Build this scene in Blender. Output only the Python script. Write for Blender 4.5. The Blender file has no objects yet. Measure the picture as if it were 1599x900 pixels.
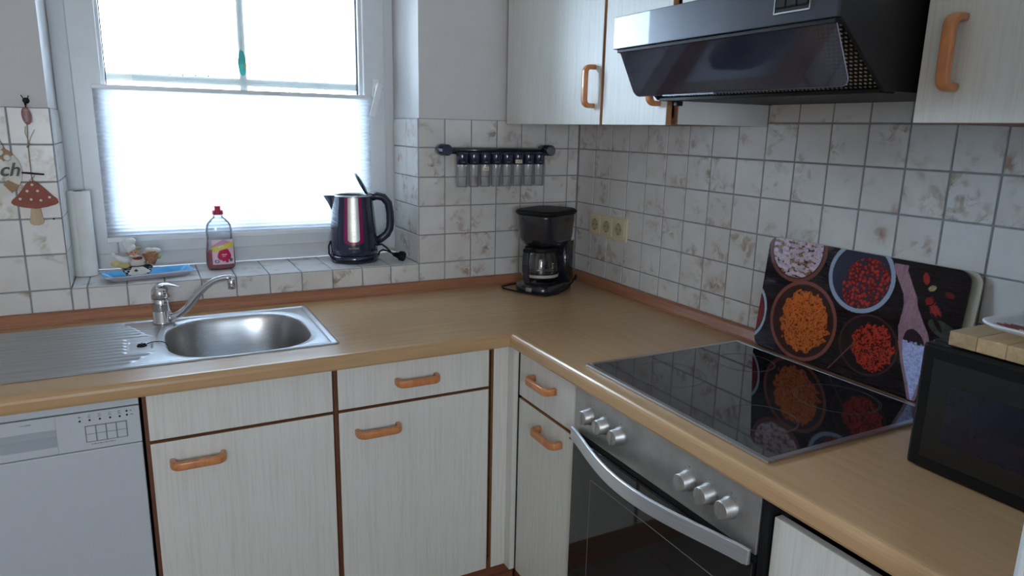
import bpy, bmesh, math, random
import numpy as np
from mathutils import Vector, Matrix

random.seed(7)
rng = np.random.default_rng(5)
SC = bpy.context.scene
COL = SC.collection
PI = math.pi

# ------------------------------------------------------------------ camera
YAW, PITCH, ROLL, FPX = 0.485895, -0.221803, 0.021549, 1098.0
fw = Vector((math.sin(YAW)*math.cos(PITCH), math.cos(YAW)*math.cos(PITCH), math.sin(PITCH)))
r0 = Vector((math.cos(YAW), -math.sin(YAW), 0)); u0 = r0.cross(fw)
rt = r0*math.cos(ROLL)+u0*math.sin(ROLL); up = -r0*math.sin(ROLL)+u0*math.cos(ROLL)
cam_d = bpy.data.cameras.new('camera'); cam = bpy.data.objects.new('camera', cam_d); COL.objects.link(cam)
m = Matrix.Identity(4)
for i in range(3):
    m[i][0], m[i][1], m[i][2] = rt[i], up[i], -fw[i]
m[0][3], m[1][3], m[2][3] = -1.5165, -2.3421, 1.4716
cam.matrix_world = m
cam_d.sensor_width = 36; cam_d.lens = 36*FPX/1599; cam_d.clip_start = 0.02
SC.camera = cam

# ------------------------------------------------------------------ world, light, exposure
SKY = 32.0
w = bpy.data.worlds.new('world'); SC.world = w; w.use_nodes = True
bg = w.node_tree.nodes['Background']
bg.inputs[0].default_value = (0.61, 0.77, 1.0, 1); bg.inputs[1].default_value = SKY
def portal(name, loc, rot, sx, sy):
    l = bpy.data.lights.new(name, 'AREA'); l.shape = 'RECTANGLE'; l.size = sx; l.size_y = sy
    l.cycles.is_portal = True
    o = bpy.data.objects.new(name, l); COL.objects.link(o); o.location = loc; o.rotation_euler = rot
portal('window_portal', (-1.18, 0.42, 1.6), (-PI/2, 0, 0), 1.1, 1.3)
portal('fill_window_portal', (-1.75, -3.72, 1.4), (PI/2, 0, 0), 0.6, 0.75)  # guides sky light through the added rear window
ll = bpy.data.lights.new('rear_fill_light', 'AREA'); ll.shape = 'RECTANGLE'; ll.size = 1.3; ll.size_y = 1.1; ll.energy = 11; ll.color = (1.0, 0.83, 0.62)  # added warm fill, stands in for light from the rest of the room
lo_ = bpy.data.objects.new('rear_fill_light', ll); COL.objects.link(lo_); lo_.location = (-2.0, -3.5, 1.35); lo_.rotation_euler = (PI/2, 0, -0.2)
SC.view_settings.view_transform = 'Standard'; SC.view_settings.look = 'None'
SC.view_settings.gamma = 1; SC.view_settings.use_curve_mapping = False
SC.view_settings.exposure = 0.0

# ------------------------------------------------------------------ materials
def nodes(name):
    mt = bpy.data.materials.new(name); mt.use_nodes = True
    nt = mt.node_tree; b = nt.nodes['Principled BSDF']
    return mt, nt, b
def N(nt, t, **kw):
    n = nt.nodes.new(t)
    for k, v in kw.items(): setattr(n, k, v)
    return n
def ramp(nt, fac, stops):
    r = N(nt, 'ShaderNodeValToRGB'); nt.links.new(fac, r.inputs[0])
    e = r.color_ramp.elements
    e[0].position, e[0].color = stops[0][0], (*stops[0][1], 1)
    e[1].position, e[1].color = stops[-1][0], (*stops[-1][1], 1)
    for p, c in stops[1:-1]:
        x = e.new(p); x.color = (*c, 1)
    return r
def bump(nt, b, h, strength=0.2, dist=0.001):
    bp = N(nt, 'ShaderNodeBump'); bp.inputs['Strength'].default_value = strength; bp.inputs['Distance'].default_value = dist
    nt.links.new(h, bp.inputs['Height']); nt.links.new(bp.outputs[0], b.inputs['Normal'])
def plain(name, col, rough=0.5, metal=0.0, noise=0.06, scale=30, coat=0.0, bumps=0.0):
    mt, nt, b = nodes(name)
    tc = N(nt, 'ShaderNodeTexCoord'); n = N(nt, 'ShaderNodeTexNoise'); n.inputs['Scale'].default_value = scale
    n.inputs['Detail'].default_value = 3
    nt.links.new(tc.outputs['Object'], n.inputs['Vector'])
    lo = tuple(c*(1-noise) for c in col); hi = tuple(min(1, c*(1+noise)) for c in col)
    r = ramp(nt, n.outputs[0], [(0.3, lo), (0.7, hi)]); nt.links.new(r.outputs[0], b.inputs['Base Color'])
    b.inputs['Roughness'].default_value = rough; b.inputs['Metallic'].default_value = metal
    b.inputs['Coat Weight'].default_value = coat
    if bumps: bump(nt, b, n.outputs[0], bumps)
    return mt
def grain(name, c1, c2, scale, rough=0.4, c3=None, bs=0.15, detail=6, coat=0.0, lo=0.35, hi=0.65):
    mt, nt, b = nodes(name)
    tc = N(nt, 'ShaderNodeTexCoord'); mp = N(nt, 'ShaderNodeMapping'); mp.inputs['Scale'].default_value = scale
    nt.links.new(tc.outputs['Object'], mp.inputs[0])
    n = N(nt, 'ShaderNodeTexNoise'); n.inputs['Scale'].default_value = 1; n.inputs['Detail'].default_value = detail
    n.inputs['Roughness'].default_value = 0.65; n.inputs['Distortion'].default_value = 0.3
    nt.links.new(mp.outputs[0], n.inputs['Vector'])
    st = [(lo, c1), (hi, c2)] if c3 is None else [(lo, c1), (0.5, c3), (hi, c2)]
    r = ramp(nt, n.outputs[0], st); nt.links.new(r.outputs[0], b.inputs['Base Color'])
    b.inputs['Roughness'].default_value = rough; b.inputs['Coat Weight'].default_value = coat
    if bs: bump(nt, b, n.outputs[0], bs, 0.0006)
    return mt
def see_through(name, tint, gloss=0.12, rough=0.02, diffuse=None, dw=0.0, spec=(1, 1, 1), ior=1.45):
    mt = bpy.data.materials.new(name); mt.use_nodes = True; nt = mt.node_tree; nt.nodes.clear()
    out = N(nt, 'ShaderNodeOutputMaterial'); tr = N(nt, 'ShaderNodeBsdfTransparent'); tr.inputs[0].default_value = (*tint, 1)
    gl = N(nt, 'ShaderNodeBsdfGlossy'); gl.inputs['Roughness'].default_value = rough; gl.inputs[0].default_value = (*spec, 1)
    fr = N(nt, 'ShaderNodeFresnel'); fr.inputs[0].default_value = ior
    ml = N(nt, 'ShaderNodeMath', operation='MULTIPLY_ADD'); ml.inputs[1].default_value = 1.0; ml.inputs[2].default_value = gloss
    ml.use_clamp = True
    nt.links.new(fr.outputs[0], ml.inputs[0])
    mx = N(nt, 'ShaderNodeMixShader'); nt.links.new(ml.outputs[0], mx.inputs[0])
    nt.links.new(tr.outputs[0], mx.inputs[1]); nt.links.new(gl.outputs[0], mx.inputs[2])
    last = mx
    if diffuse:
        df = N(nt, 'ShaderNodeBsdfDiffuse'); df.inputs[0].default_value = (*diffuse, 1)
        m2 = N(nt, 'ShaderNodeMixShader'); m2.inputs[0].default_value = dw
        nt.links.new(mx.outputs[0], m2.inputs[1]); nt.links.new(df.outputs[0], m2.inputs[2]); last = m2
    nt.links.new(last.outputs[0], out.inputs[0])
    return mt
def attr_mat(name, rough=0.3, coat=0.0):
    mt, nt, b = nodes(name)
    a = N(nt, 'ShaderNodeAttribute'); a.attribute_name = 'print'
    nt.links.new(a.outputs['Color'], b.inputs['Base Color'])
    b.inputs['Roughness'].default_value = rough; b.inputs['Coat Weight'].default_value = coat; b.inputs['IOR'].default_value = 1.36
    return mt

def tile_material():
    mt, nt, b = nodes('glazed_marbled_tile')
    tc = N(nt, 'ShaderNodeTexCoord'); oi = N(nt, 'ShaderNodeObjectInfo')
    mu = N(nt, 'ShaderNodeVectorMath', operation='SCALE'); mu.inputs['Scale'].default_value = 57.0
    cx = N(nt, 'ShaderNodeCombineXYZ')
    m1 = N(nt, 'ShaderNodeMath', operation='MULTIPLY'); m1.inputs[1].default_value = 7.31
    m2 = N(nt, 'ShaderNodeMath', operation='MULTIPLY'); m2.inputs[1].default_value = 3.77
    nt.links.new(oi.outputs['Random'], cx.inputs[0]); nt.links.new(oi.outputs['Random'], m1.inputs[0])
    nt.links.new(oi.outputs['Random'], m2.inputs[0]); nt.links.new(m1.outputs[0], cx.inputs[1]); nt.links.new(m2.outputs[0], cx.inputs[2])
    nt.links.new(cx.outputs[0], mu.inputs[0])
    ad = N(nt, 'ShaderNodeVectorMath', operation='ADD'); nt.links.new(tc.outputs['Object'], ad.inputs[0]); nt.links.new(mu.outputs[0], ad.inputs[1])
    # blotches where veins gather
    n1 = N(nt, 'ShaderNodeTexNoise'); n1.inputs['Scale'].default_value = 13; n1.inputs['Detail'].default_value = 2
    nt.links.new(ad.outputs[0], n1.inputs['Vector'])
    n2 = N(nt, 'ShaderNodeTexNoise'); n2.inputs['Scale'].default_value = 30; n2.inputs['Detail'].default_value = 8; n2.inputs['Distortion'].default_value = 1.0
    n2.inputs['Roughness'].default_value = 0.6
    nt.links.new(ad.outputs[0], n2.inputs['Vector'])
    r1 = ramp(nt, n1.outputs[0], [(0.52, (0, 0, 0)), (0.70, (1, 1, 1))])
    r2 = ramp(nt, n2.outputs[0], [(0.44, (0, 0, 0)), (0.62, (1, 1, 1)), (0.78, (0.5, 0.5, 0.5))])
    ms = N(nt, 'ShaderNodeMath', operation='MULTIPLY'); nt.links.new(r1.outputs[0], ms.inputs[0]); nt.links.new(r2.outputs[0], ms.inputs[1])
    n3 = N(nt, 'ShaderNodeTexNoise'); n3.inputs['Scale'].default_value = 9; nt.links.new(ad.outputs[0], n3.inputs['Vector'])
    base = ramp(nt, n3.outputs[0], [(0.3, (0.64, 0.61, 0.575)), (0.7, (0.74, 0.72, 0.69))])
    vein = ramp(nt, n3.outputs[0], [(0.4, (0.33, 0.18, 0.10)), (0.62, (0.29, 0.235, 0.13))])
    mx = N(nt, 'ShaderNodeMixRGB'); mm = N(nt, 'ShaderNodeMath', operation='MULTIPLY'); mm.inputs[1].default_value = 0.95
    nt.links.new(ms.outputs[0], mm.inputs[0]); nt.links.new(mm.outputs[0], mx.inputs[0])
    nt.links.new(base.outputs[0], mx.inputs[1]); nt.links.new(vein.outputs[0], mx.inputs[2])
    nt.links.new(mx.outputs[0], b.inputs['Base Color'])
    b.inputs['Roughness'].default_value = 0.28
    return mt

M = {}
M['tile'] = tile_material()
M['grout'] = plain('grout', (0.27, 0.28, 0.30), 0.9, noise=0.15)
M['plaster'] = plain('white_plaster', (0.66, 0.64, 0.63), 0.9, noise=0.03, scale=8, bumps=0.05)
M['ceiling'] = plain('ceiling_paint', (0.8, 0.8, 0.8), 0.9, noise=0.02)
M['pvc'] = plain('white_window_plastic', (0.70, 0.71, 0.71), 0.35, noise=0.02)
M['gasket'] = plain('dark_window_gasket', (0.05, 0.05, 0.055), 0.6)
M['beech'] = grain('beech_worktop_along_x', (0.47, 0.285, 0.14), (0.53, 0.33, 0.17), (3, 60, 60), 0.25, bs=0.01)
M['beech_y'] = grain('beech_worktop_along_y', (0.47, 0.285, 0.14), (0.53, 0.33, 0.17), (60, 3, 60), 0.25, bs=0.01)
M['edge'] = grain('beech_edge_x', (0.42, 0.235, 0.10), (0.56, 0.33, 0.16), (4, 70, 70), 0.4, bs=0.03)
M['strip_x'] = grain('reddish_beech_x', (0.30, 0.115, 0.055), (0.42, 0.18, 0.09), (5, 90, 90), 0.4, bs=0.04)
M['strip_y'] = grain('reddish_beech_y', (0.30, 0.115, 0.055), (0.42, 0.18, 0.09), (90, 5, 90), 0.4, bs=0.04)
M['front'] = grain('white_washed_wood', (0.63, 0.61, 0.55), (0.72, 0.705, 0.645), (170, 170, 6), 0.42, bs=0.12, lo=0.3, hi=0.55)
M['front_b'] = plain('white_melamine', (0.66, 0.67, 0.66), 0.5, noise=0.02)
M['band'] = plain('light_brown_edge_band', (0.42, 0.22, 0.10), 0.5, noise=0.1)
M['brown'] = plain('dark_brown_edge', (0.17, 0.062, 0.03), 0.5, noise=0.15)
M['plinth'] = grain('reddish_plinth', (0.17, 0.06, 0.03), (0.26, 0.095, 0.05), (5, 5, 60), 0.4)
M['handle'] = grain('varnished_beech_handle', (0.50, 0.175, 0.055), (0.66, 0.27, 0.10), (60, 60, 20), 0.3, bs=0.02, coat=0.3)
M['steel'] = plain('brushed_steel', (0.56, 0.56, 0.56), 0.3, 1.0, noise=0.04, scale=60)
M['sink'] = grain('sink_steel', (0.50, 0.50, 0.50), (0.60, 0.60, 0.60), (6, 200, 200), 0.31, bs=0.02)
M['sink'].node_tree.nodes['Principled BSDF'].inputs['Metallic'].default_value = 1.0
M['chrome'] = plain('chrome', (0.75, 0.76, 0.78), 0.08, 1.0, noise=0.01)
M['ovensteel'] = plain('speckled_oven_steel', (0.50, 0.49, 0.47), 0.42, 0.9, noise=0.12, scale=25)
M['alu'] = grain('brushed_aluminium', (0.58, 0.60, 0.62), (0.72, 0.74, 0.76), (30, 4, 400), 0.35, bs=0.05)
M['alu'].node_tree.nodes['Principled BSDF'].inputs['Metallic'].default_value = 0.8
M['blackglass'] = plain('black_glass', (0.012, 0.012, 0.013), 0.04, noise=0.0, coat=0.4)
M['ovenglass'] = plain('oven_door_glass', (0.012, 0.012, 0.012), 0.05, noise=0.0, coat=0.4)
M['black'] = plain('black_plastic', (0.011, 0.011, 0.012), 0.5)
M['blackgloss'] = plain('glossy_black_plastic', (0.016, 0.018, 0.026), 0.16, coat=0.5)
M['navy'] = plain('glossy_navy_plastic', (0.014, 0.021, 0.048), 0.14, coat=0.7)
M['darkmetal'] = plain('dark_bluish_enamel', (0.03, 0.034, 0.045), 0.30, 0.3, noise=0.05, coat=0.5)
M['hoodside'] = plain('black_satin_enamel', (0.02, 0.02, 0.021), 0.4)
M['dwwhite'] = plain('white_enamel', (0.52, 0.55, 0.58), 0.4, noise=0.015)
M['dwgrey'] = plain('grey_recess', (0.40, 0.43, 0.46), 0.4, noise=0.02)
M['line'] = plain('grey_print', (0.18, 0.19, 0.2), 0.6)
M['ivory'] = plain('ivory_plastic', (0.74, 0.64, 0.42), 0.35, noise=0.02)
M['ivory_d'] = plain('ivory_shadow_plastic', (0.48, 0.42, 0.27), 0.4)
M['paper'] = plain('white_paper', (0.80, 0.79, 0.74), 0.9, noise=0.03, bumps=0.1)
M['card'] = plain('grey_cardboard', (0.25, 0.22, 0.18), 0.9)
M['white'] = plain('glossy_white', (0.8, 0.8, 0.8), 0.3, noise=0.02)
M['fridge'] = plain('fridge_white', (0.75, 0.76, 0.78), 0.3, noise=0.01)
M['red'] = plain('red_plastic', (0.50, 0.02, 0.06), 0.3, coat=0.3)
M['mushred'] = plain('brick_red_paint', (0.30, 0.085, 0.055), 0.7, noise=0.12)
M['woodlight'] = grain('light_wood', (0.50, 0.36, 0.22), (0.62, 0.47, 0.30), (80, 80, 6), 0.6)
M['twine'] = plain('jute_twine', (0.30, 0.23, 0.15), 0.9)
M['cream'] = plain('cream_paint', (0.70, 0.68, 0.60), 0.7)
M['tan'] = plain('tan_stripe', (0.38, 0.24, 0.13), 0.7)
M['greytext'] = plain('grey_lettering', (0.09, 0.09, 0.09), 0.6)
M['twig'] = plain('dark_twig', (0.05, 0.025, 0.02), 0.8)
M['blue'] = plain('sky_blue_glaze', (0.10, 0.40, 0.72), 0.2, noise=0.2, scale=12, coat=0.3)
M['greyrim'] = plain('greyish_white_glaze', (0.55, 0.55, 0.62), 0.3)
M['skin'] = plain('painted_skin', (0.62, 0.33, 0.22), 0.5)
M['bread'] = plain('bread_glaze', (0.62, 0.50, 0.22), 0.5, noise=0.3)
M['basket'] = plain('wicker_brown', (0.36, 0.15, 0.07), 0.6, noise=0.4, scale=200, bumps=0.8)
M['navyflat'] = plain('navy_check', (0.02, 0.025, 0.06), 0.5)
M['scarf'] = plain('dark_red_scarf', (0.22, 0.03, 0.03), 0.5)
M['olive'] = plain('olive_paint', (0.36, 0.38, 0.16), 0.5)
M['liquid'] = see_through('red_detergent', (0.75, 0.02, 0.10), 0.04, 0.05, (0.62, 0.015, 0.06), 0.55)
M['clear'] = see_through('clear_plastic', (0.90, 0.94, 0.97), 0.03, 0.06, (0.7, 0.75, 0.8), 0.10)
M['glass'] = see_through('window_glass', (0.97, 0.99, 0.98), 0.0, 0.0)
M['jar'] = see_through('clear_jar_glass', (0.93, 0.94, 0.95), 0.05, 0.03, (0.75, 0.76, 0.8), 0.13)
M['carafe'] = see_through('carafe_glass', (0.62, 0.66, 0.66), 0.03, 0.02)
M['visor'] = see_through('smoked_visor', (0.45, 0.45, 0.52), 0.03, 0.05, (0.10, 0.10, 0.17), 0.16)
M['gold'] = plain('bronze_filter_mesh', (0.48, 0.42, 0.30), 0.45, 0.7)
M['magenta'] = plain('magenta_translucent_plastic', (0.27, 0.01, 0.10), 0.2, coat=0.4)
M['label'] = plain('yellowed_label', (0.62, 0.58, 0.40), 0.7)
M['sticker'] = plain('turquoise_sticker', (0.05, 0.42, 0.36), 0.5, noise=0.3)
M['orange'] = plain('orange_sticker', (0.8, 0.35, 0.05), 0.5)
M['terracotta'] = plain('terracotta_coping', (0.062, 0.040, 0.027), 0.8, noise=0.2)
M['render'] = plain('outdoor_render', (0.8, 0.78, 0.72), 0.9)
M['leaf'] = plain('leaf_green', (0.075, 0.10, 0.05), 0.6, noise=0.3)
M['paving'] = plain('pale_paving', (0.35, 0.34, 0.32), 0.9)
M['print'] = attr_mat('printed_glass', 0.06, 0.0)
M['labelprint'] = attr_mat('printed_label', 0.4)
M['board'] = grain('cutting_board_wood', (0.50, 0.33, 0.16), (0.66, 0.47, 0.26), (10, 3, 60), 0.45, bs=0.05)
M['mwblack'] = plain('matte_black_enamel', (0.008, 0.008, 0.0075), 0.45)
M['mwwindow'] = plain('dark_oven_window', (0.010, 0.011, 0.024), 0.15)
def blind_mat():
    mt = bpy.data.materials.new('white_pleated_fabric'); mt.use_nodes = True; nt = mt.node_tree; nt.nodes.clear()
    out = N(nt, 'ShaderNodeOutputMaterial'); t = N(nt, 'ShaderNodeBsdfTranslucent'); d = N(nt, 'ShaderNodeBsdfDiffuse')
    t.inputs[0].default_value = (0.50, 0.52, 0.55, 1); d.inputs[0].default_value = (0.82, 0.83, 0.86, 1)
    tc = N(nt, 'ShaderNodeTexCoord'); n = N(nt, 'ShaderNodeTexNoise'); n.inputs['Scale'].default_value = 300
    nt.links.new(tc.outputs['Object'], n.inputs['Vector'])
    mr = N(nt, 'ShaderNodeMapRange'); mr.inputs[3].default_value = 0.57; mr.inputs[4].default_value = 0.59
    nt.links.new(n.outputs[0], mr.inputs[0])
    mx = N(nt, 'ShaderNodeMixShader'); nt.links.new(mr.outputs[0], mx.inputs[0])
    nt.links.new(d.outputs[0], mx.inputs[1]); nt.links.new(t.outputs[0], mx.inputs[2]); nt.links.new(mx.outputs[0], out.inputs[0])
    return mt
M['blind'] = blind_mat()
for k_ in ('mwblack', 'black', 'hoodside'): M[k_].node_tree.nodes['Principled BSDF'].inputs['IOR'].default_value = 1.28
def floor_mat():
    mt, nt, b = nodes('brown_floor_tile')
    tc = N(nt, 'ShaderNodeTexCoord'); n = N(nt, 'ShaderNodeTexNoise'); n.inputs['Scale'].default_value = 6
    nt.links.new(tc.outputs['Object'], n.inputs['Vector'])
    r = ramp(nt, n.outputs[0], [(0.3, (0.24, 0.21, 0.18)), (0.7, (0.32, 0.28, 0.25))])
    nt.links.new(r.outputs[0], b.inputs['Base Color']); b.inputs['Roughness'].default_value = 0.35
    return mt
M['floor'] = floor_mat()

# ------------------------------------------------------------------ mesh builder
class MB:
    def __init__(s): s.v = []; s.f = []; s.m = []; s.sm = []
    def add(s, verts, faces, mi=0, smooth=False):
        o = len(s.v); s.v += [tuple(p) for p in verts]
        for f in faces:
            s.f.append(tuple(i+o for i in f)); s.m.append(mi); s.sm.append(smooth)
        return s
    def box(s, x0, x1, y0, y1, z0, z1, mi=0, side=None, faces=None):
        v = [(x0,y0,z0),(x1,y0,z0),(x1,y1,z0),(x0,y1,z0),(x0,y0,z1),(x1,y0,z1),(x1,y1,z1),(x0,y1,z1)]
        fs = {'b':(0,3,2,1),'t':(4,5,6,7),'-y':(0,1,5,4),'+x':(1,2,6,5),'+y':(2,3,7,6),'-x':(3,0,4,7)}
        o = len(s.v); s.v += v
        for k, f in fs.items():
            s.f.append(tuple(i+o for i in f)); s.m.append(mi if (side is None or k in (faces or ())) else side); s.sm.append(False)
        return s
    def rings(s, rings, mi=0, smooth=True, cap0=True, cap1=True, closed=True):
        n = len(rings[0]); o = len(s.v)
        for r in rings: s.v += [tuple(p) for p in r]
        for i in range(len(rings)-1):
            for j in range(n if closed else n-1):
                k = (j+1) % n
                s.f.append((o+i*n+j, o+i*n+k, o+(i+1)*n+k, o+(i+1)*n+j)); s.m.append(mi); s.sm.append(smooth)
        if cap0: s.f.append(tuple(o+j for j in range(n))[::-1]); s.m.append(mi); s.sm.append(False)
        if cap1: s.f.append(tuple(o+(len(rings)-1)*n+j for j in range(n))); s.m.append(mi); s.sm.append(False)
        return s
    def lathe(s, prof, c=(0,0,0), n=32, mi=0, sx=1, sy=1, cap0=True, cap1=True, axis='z'):
        R = []
        for r, z in prof:
            ring = []
            for k in range(n):
                a = 2*PI*k/n; p = (r*math.cos(a)*sx, r*math.sin(a)*sy, z)
                if axis == 'x': p = (p[2], p[0], p[1])
                if axis == 'y': p = (p[1], p[2], p[0])
                ring.append((p[0]+c[0], p[1]+c[1], p[2]+c[2]))
            R.append(ring)
        return s.rings(R, mi, True, cap0, cap1)
    def tube(s, pts, r, n=10, mi=0, caps=True, sect=None):
        pts = [Vector(p) for p in pts]; R = []
        rr = r if isinstance(r, (list, tuple)) else [r]*len(pts)
        t = (pts[1]-pts[0]).normalized(); ref = Vector((0,0,1)) if abs(t.z) < 0.9 else Vector((1,0,0))
        u = t.cross(ref).normalized()
        for i, p in enumerate(pts):
            a = pts[max(0,i-1)]; b = pts[min(len(pts)-1,i+1)]; t = (b-a).normalized()
            u = (u - t*u.dot(t)).normalized(); v = t.cross(u)
            if sect: R.append([tuple(p+u*q[0]+v*q[1]) for q in sect])
            else: R.append([tuple(p+u*rr[i]*math.cos(2*PI*k/n)+v*rr[i]*math.sin(2*PI*k/n)) for k in range(n)])
        return s.rings(R, mi, sect is None, caps, caps)
    def prism(s, poly, axis, a, b, mi=0):
        # polygon in the two other axes, extruded along axis
        def P(p, t):
            if axis == 'x': return (t, p[0], p[1])
            if axis == 'y': return (p[0], t, p[1])
            return (p[0], p[1], t)
        n = len(poly); v = [P(p, a) for p in poly]+[P(p, b) for p in poly]
        f = [tuple(range(n))[::-1], tuple(range(n, 2*n))]+[(i, (i+1) % n, n+(i+1) % n, n+i) for i in range(n)]
        return s.add(v, f, mi)
    def ball(s, c, r, n=14, mi=0, sc=(1,1,1)):
        R = []
        for i in range(1, n//2+2):
            ph = PI*(i-0.5)/(n//2+1.0)
            R.append([(c[0]+r*sc[0]*math.sin(ph)*math.cos(2*PI*k/n), c[1]+r*sc[1]*math.sin(ph)*math.sin(2*PI*k/n), c[2]-r*sc[2]*math.cos(ph)) for k in range(n)])
        return s.rings(R, mi)
    def grid(s, P, mi=0, smooth=True):
        a, b = P.shape[:2]; o = len(s.v); s.v += [tuple(p) for p in P.reshape(-1, 3).tolist()]
        for i in range(a-1):
            for j in range(b-1):
                s.f.append((o+i*b+j, o+(i+1)*b+j, o+(i+1)*b+j+1, o+i*b+j+1)); s.m.append(mi); s.sm.append(smooth)
        return s
    def build(s, name, mats, parent=None, bevel=0, seg=2, color=None, fix=True):
        off = Vector((0,0,0)); p = parent
        while p is not None: off += p.location; p = p.parent
        if parent is not None and parent.get('_local'): off = Vector((0,0,0))
        if parent is not None and parent.parent is not None and parent.parent.get('_local'): off = Vector((0,0,0))
        me = bpy.data.meshes.new(name)
        me.from_pydata([(x-off.x, y-off.y, z-off.z) for x, y, z in s.v], [], s.f)
        if not isinstance(mats, (list, tuple)): mats = [mats]
        for mt in mats: me.materials.append(M[mt] if isinstance(mt, str) else mt)
        me.polygons.foreach_set('material_index', s.m); me.polygons.foreach_set('use_smooth', s.sm)
        if fix:
            b = bmesh.new(); b.from_mesh(me); bmesh.ops.recalc_face_normals(b, faces=b.faces); b.to_mesh(me); b.free()
        if color is not None:
            at = me.color_attributes.new('print', 'FLOAT_COLOR', 'POINT')
            c = np.ones((len(me.vertices), 4), dtype=np.float32); c[:, :3] = color.reshape(-1, 3)
            at.data.foreach_set('color', c.ravel())
        me.update()
        o = bpy.data.objects.new(name, me); COL.objects.link(o)
        if parent is not None: o.parent = parent
        if bevel:
            bv = o.modifiers.new('bevel', 'BEVEL'); bv.width = bevel; bv.segments = seg; bv.limit_method = 'ANGLE'
            bv.angle_limit = math.radians(40); bv.harden_normals = False
        return o

def thing(name, label, cat, loc=(0,0,0), group=None, rotz=0, local=False):
    o = bpy.data.objects.new(name, None); COL.objects.link(o); o.location = loc; o.rotation_euler = (0,0,rotz)
    o.empty_display_size = 0.05
    if local: o['_local'] = 1
    tag(o, label, cat, group); return o
def tag(o, label, cat, group=None):
    o['label'] = label; o['category'] = cat
    if group: o['group'] = group
    return o
def structure(o):
    o['kind'] = 'structure'; return o
def text_part(s, size, name, mat, parent, mtx, depth=0.0003, font_shear=0.0, offs=0.0):
    cu = bpy.data.curves.new(name, 'FONT'); cu.body = s; cu.size = size; cu.extrude = depth; cu.align_x = 'CENTER'; cu.align_y = 'CENTER'; cu.shear = font_shear; cu.offset = offs
    t = bpy.data.objects.new(name, cu); COL.objects.link(t)
    dg = bpy.context.evaluated_depsgraph_get(); me = bpy.data.meshes.new_from_object(t.evaluated_get(dg))
    bpy.data.objects.remove(t); bpy.data.curves.remove(cu)
    me.transform(mtx); me.materials.clear(); me.materials.append(M[mat]); me.name = name
    o = bpy.data.objects.new(name, me); COL.objects.link(o); o.parent = parent
    return o
def frame_mtx(loc, X, Y, parent=None):
    off = Vector((0,0,0)); p = parent
    while p is not None and not p.get('_local'): off += p.location; p = p.parent
    X = Vector(X); Y = Vector(Y); Z = X.cross(Y); mm = Matrix.Identity(4)
    for i in range(3): mm[i][0], mm[i][1], mm[i][2], mm[i][3] = X[i], Y[i], Z[i], (Vector(loc)-off)[i]
    return mm

# ------------------------------------------------------------------ room shell
CEIL = 2.45; RY = -3.6; LX = -2.75; FY = 0.27
WX0, WX1 = -1.724, -0.652          # plaster window opening
WZ0, WZ1 = 0.99, 2.16
wb = MB()
wb.box(LX-0.2, WX0, 0.006, 0.40, 0, CEIL); wb.box(WX1, 0.2, 0.006, 0.40, 0, CEIL)
wb.box(WX0, WX1, 0.006, 0.40, 0, WZ0-0.0); wb.box(WX0, WX1, 0.006, 0.40, WZ1, CEIL)
wall_back = structure(wb.build('wall_back', 'plaster'))
wall_right = structure(MB().box(0.006, 0.25, RY-0.2, 0.006, 0, CEIL).build('wall_right', 'plaster'))
wall_left = structure(MB().box(LX-0.2, LX, RY, 0.006, 0, CEIL).build('wall_left', 'plaster'))
wf = MB(); a0, a1, b0, b1 = -2.05, -1.45, 1.05, 1.78
wf.box(LX-0.2, a0, RY-0.2, RY, 0, CEIL).box(a1, 0.006, RY-0.2, RY, 0, CEIL).box(a0, a1, RY-0.2, RY, 0, b0).box(a0, a1, RY-0.2, RY, b1, CEIL)
wall_front = structure(wf.build('wall_front', 'plaster'))
structure(MB().box(LX-0.2, 0.25, RY-0.2, 0.4, CEIL, CEIL+0.15).build('ceiling', 'ceiling'))
floor = structure(MB().box(LX-0.2, 0.25, RY-0.2, 0.4, -0.1, -0.004).build('floor', 'grout'))
ft = None
for i in range(9):
    for j in range(12):
        x = -2.75+i*0.31; y = -3.6+j*0.31
        if x > -0.35 or y > -0.3: continue
        if ft is None:
            t = MB().box(0, 0.306, 0, 0.306, -0.004, 0); ft = t.build('floor_tile', 'floor', floor, bevel=0.0015, seg=1); o = ft
        else:
            o = bpy.data.objects.new('floor_tile', ft.data); COL.objects.link(o); o.parent = floor
        o.location = (x, y, 0)
structure(MB().box(LX, LX+0.015, RY, 0, 0, 0.07).build('baseboard_left', 'strip_y', bevel=0.003))
structure(MB().box(LX+0.015, 0, RY, RY+0.015, 0, 0.07).build('baseboard_front', 'strip_x', bevel=0.003))
w2 = MB()  # unseen rear window, added to let fill daylight in
w2.box(a0, a1, RY-0.12, RY-0.06, b0, b0+0.07).box(a0, a1, RY-0.12, RY-0.06, b1-0.07, b1).box(a0, a0+0.07, RY-0.12, RY-0.06, b0+0.07, b1-0.07)
w2.box(a1-0.07, a1, RY-0.12, RY-0.06, b0+0.07, b1-0.07)
win2 = structure(w2.build('fill_window', 'pvc'))
MB().box(a0+0.07, a1-0.07, RY-0.095, RY-0.09, b0+0.07, b1-0.07).build('pane', 'glass', win2)

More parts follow.
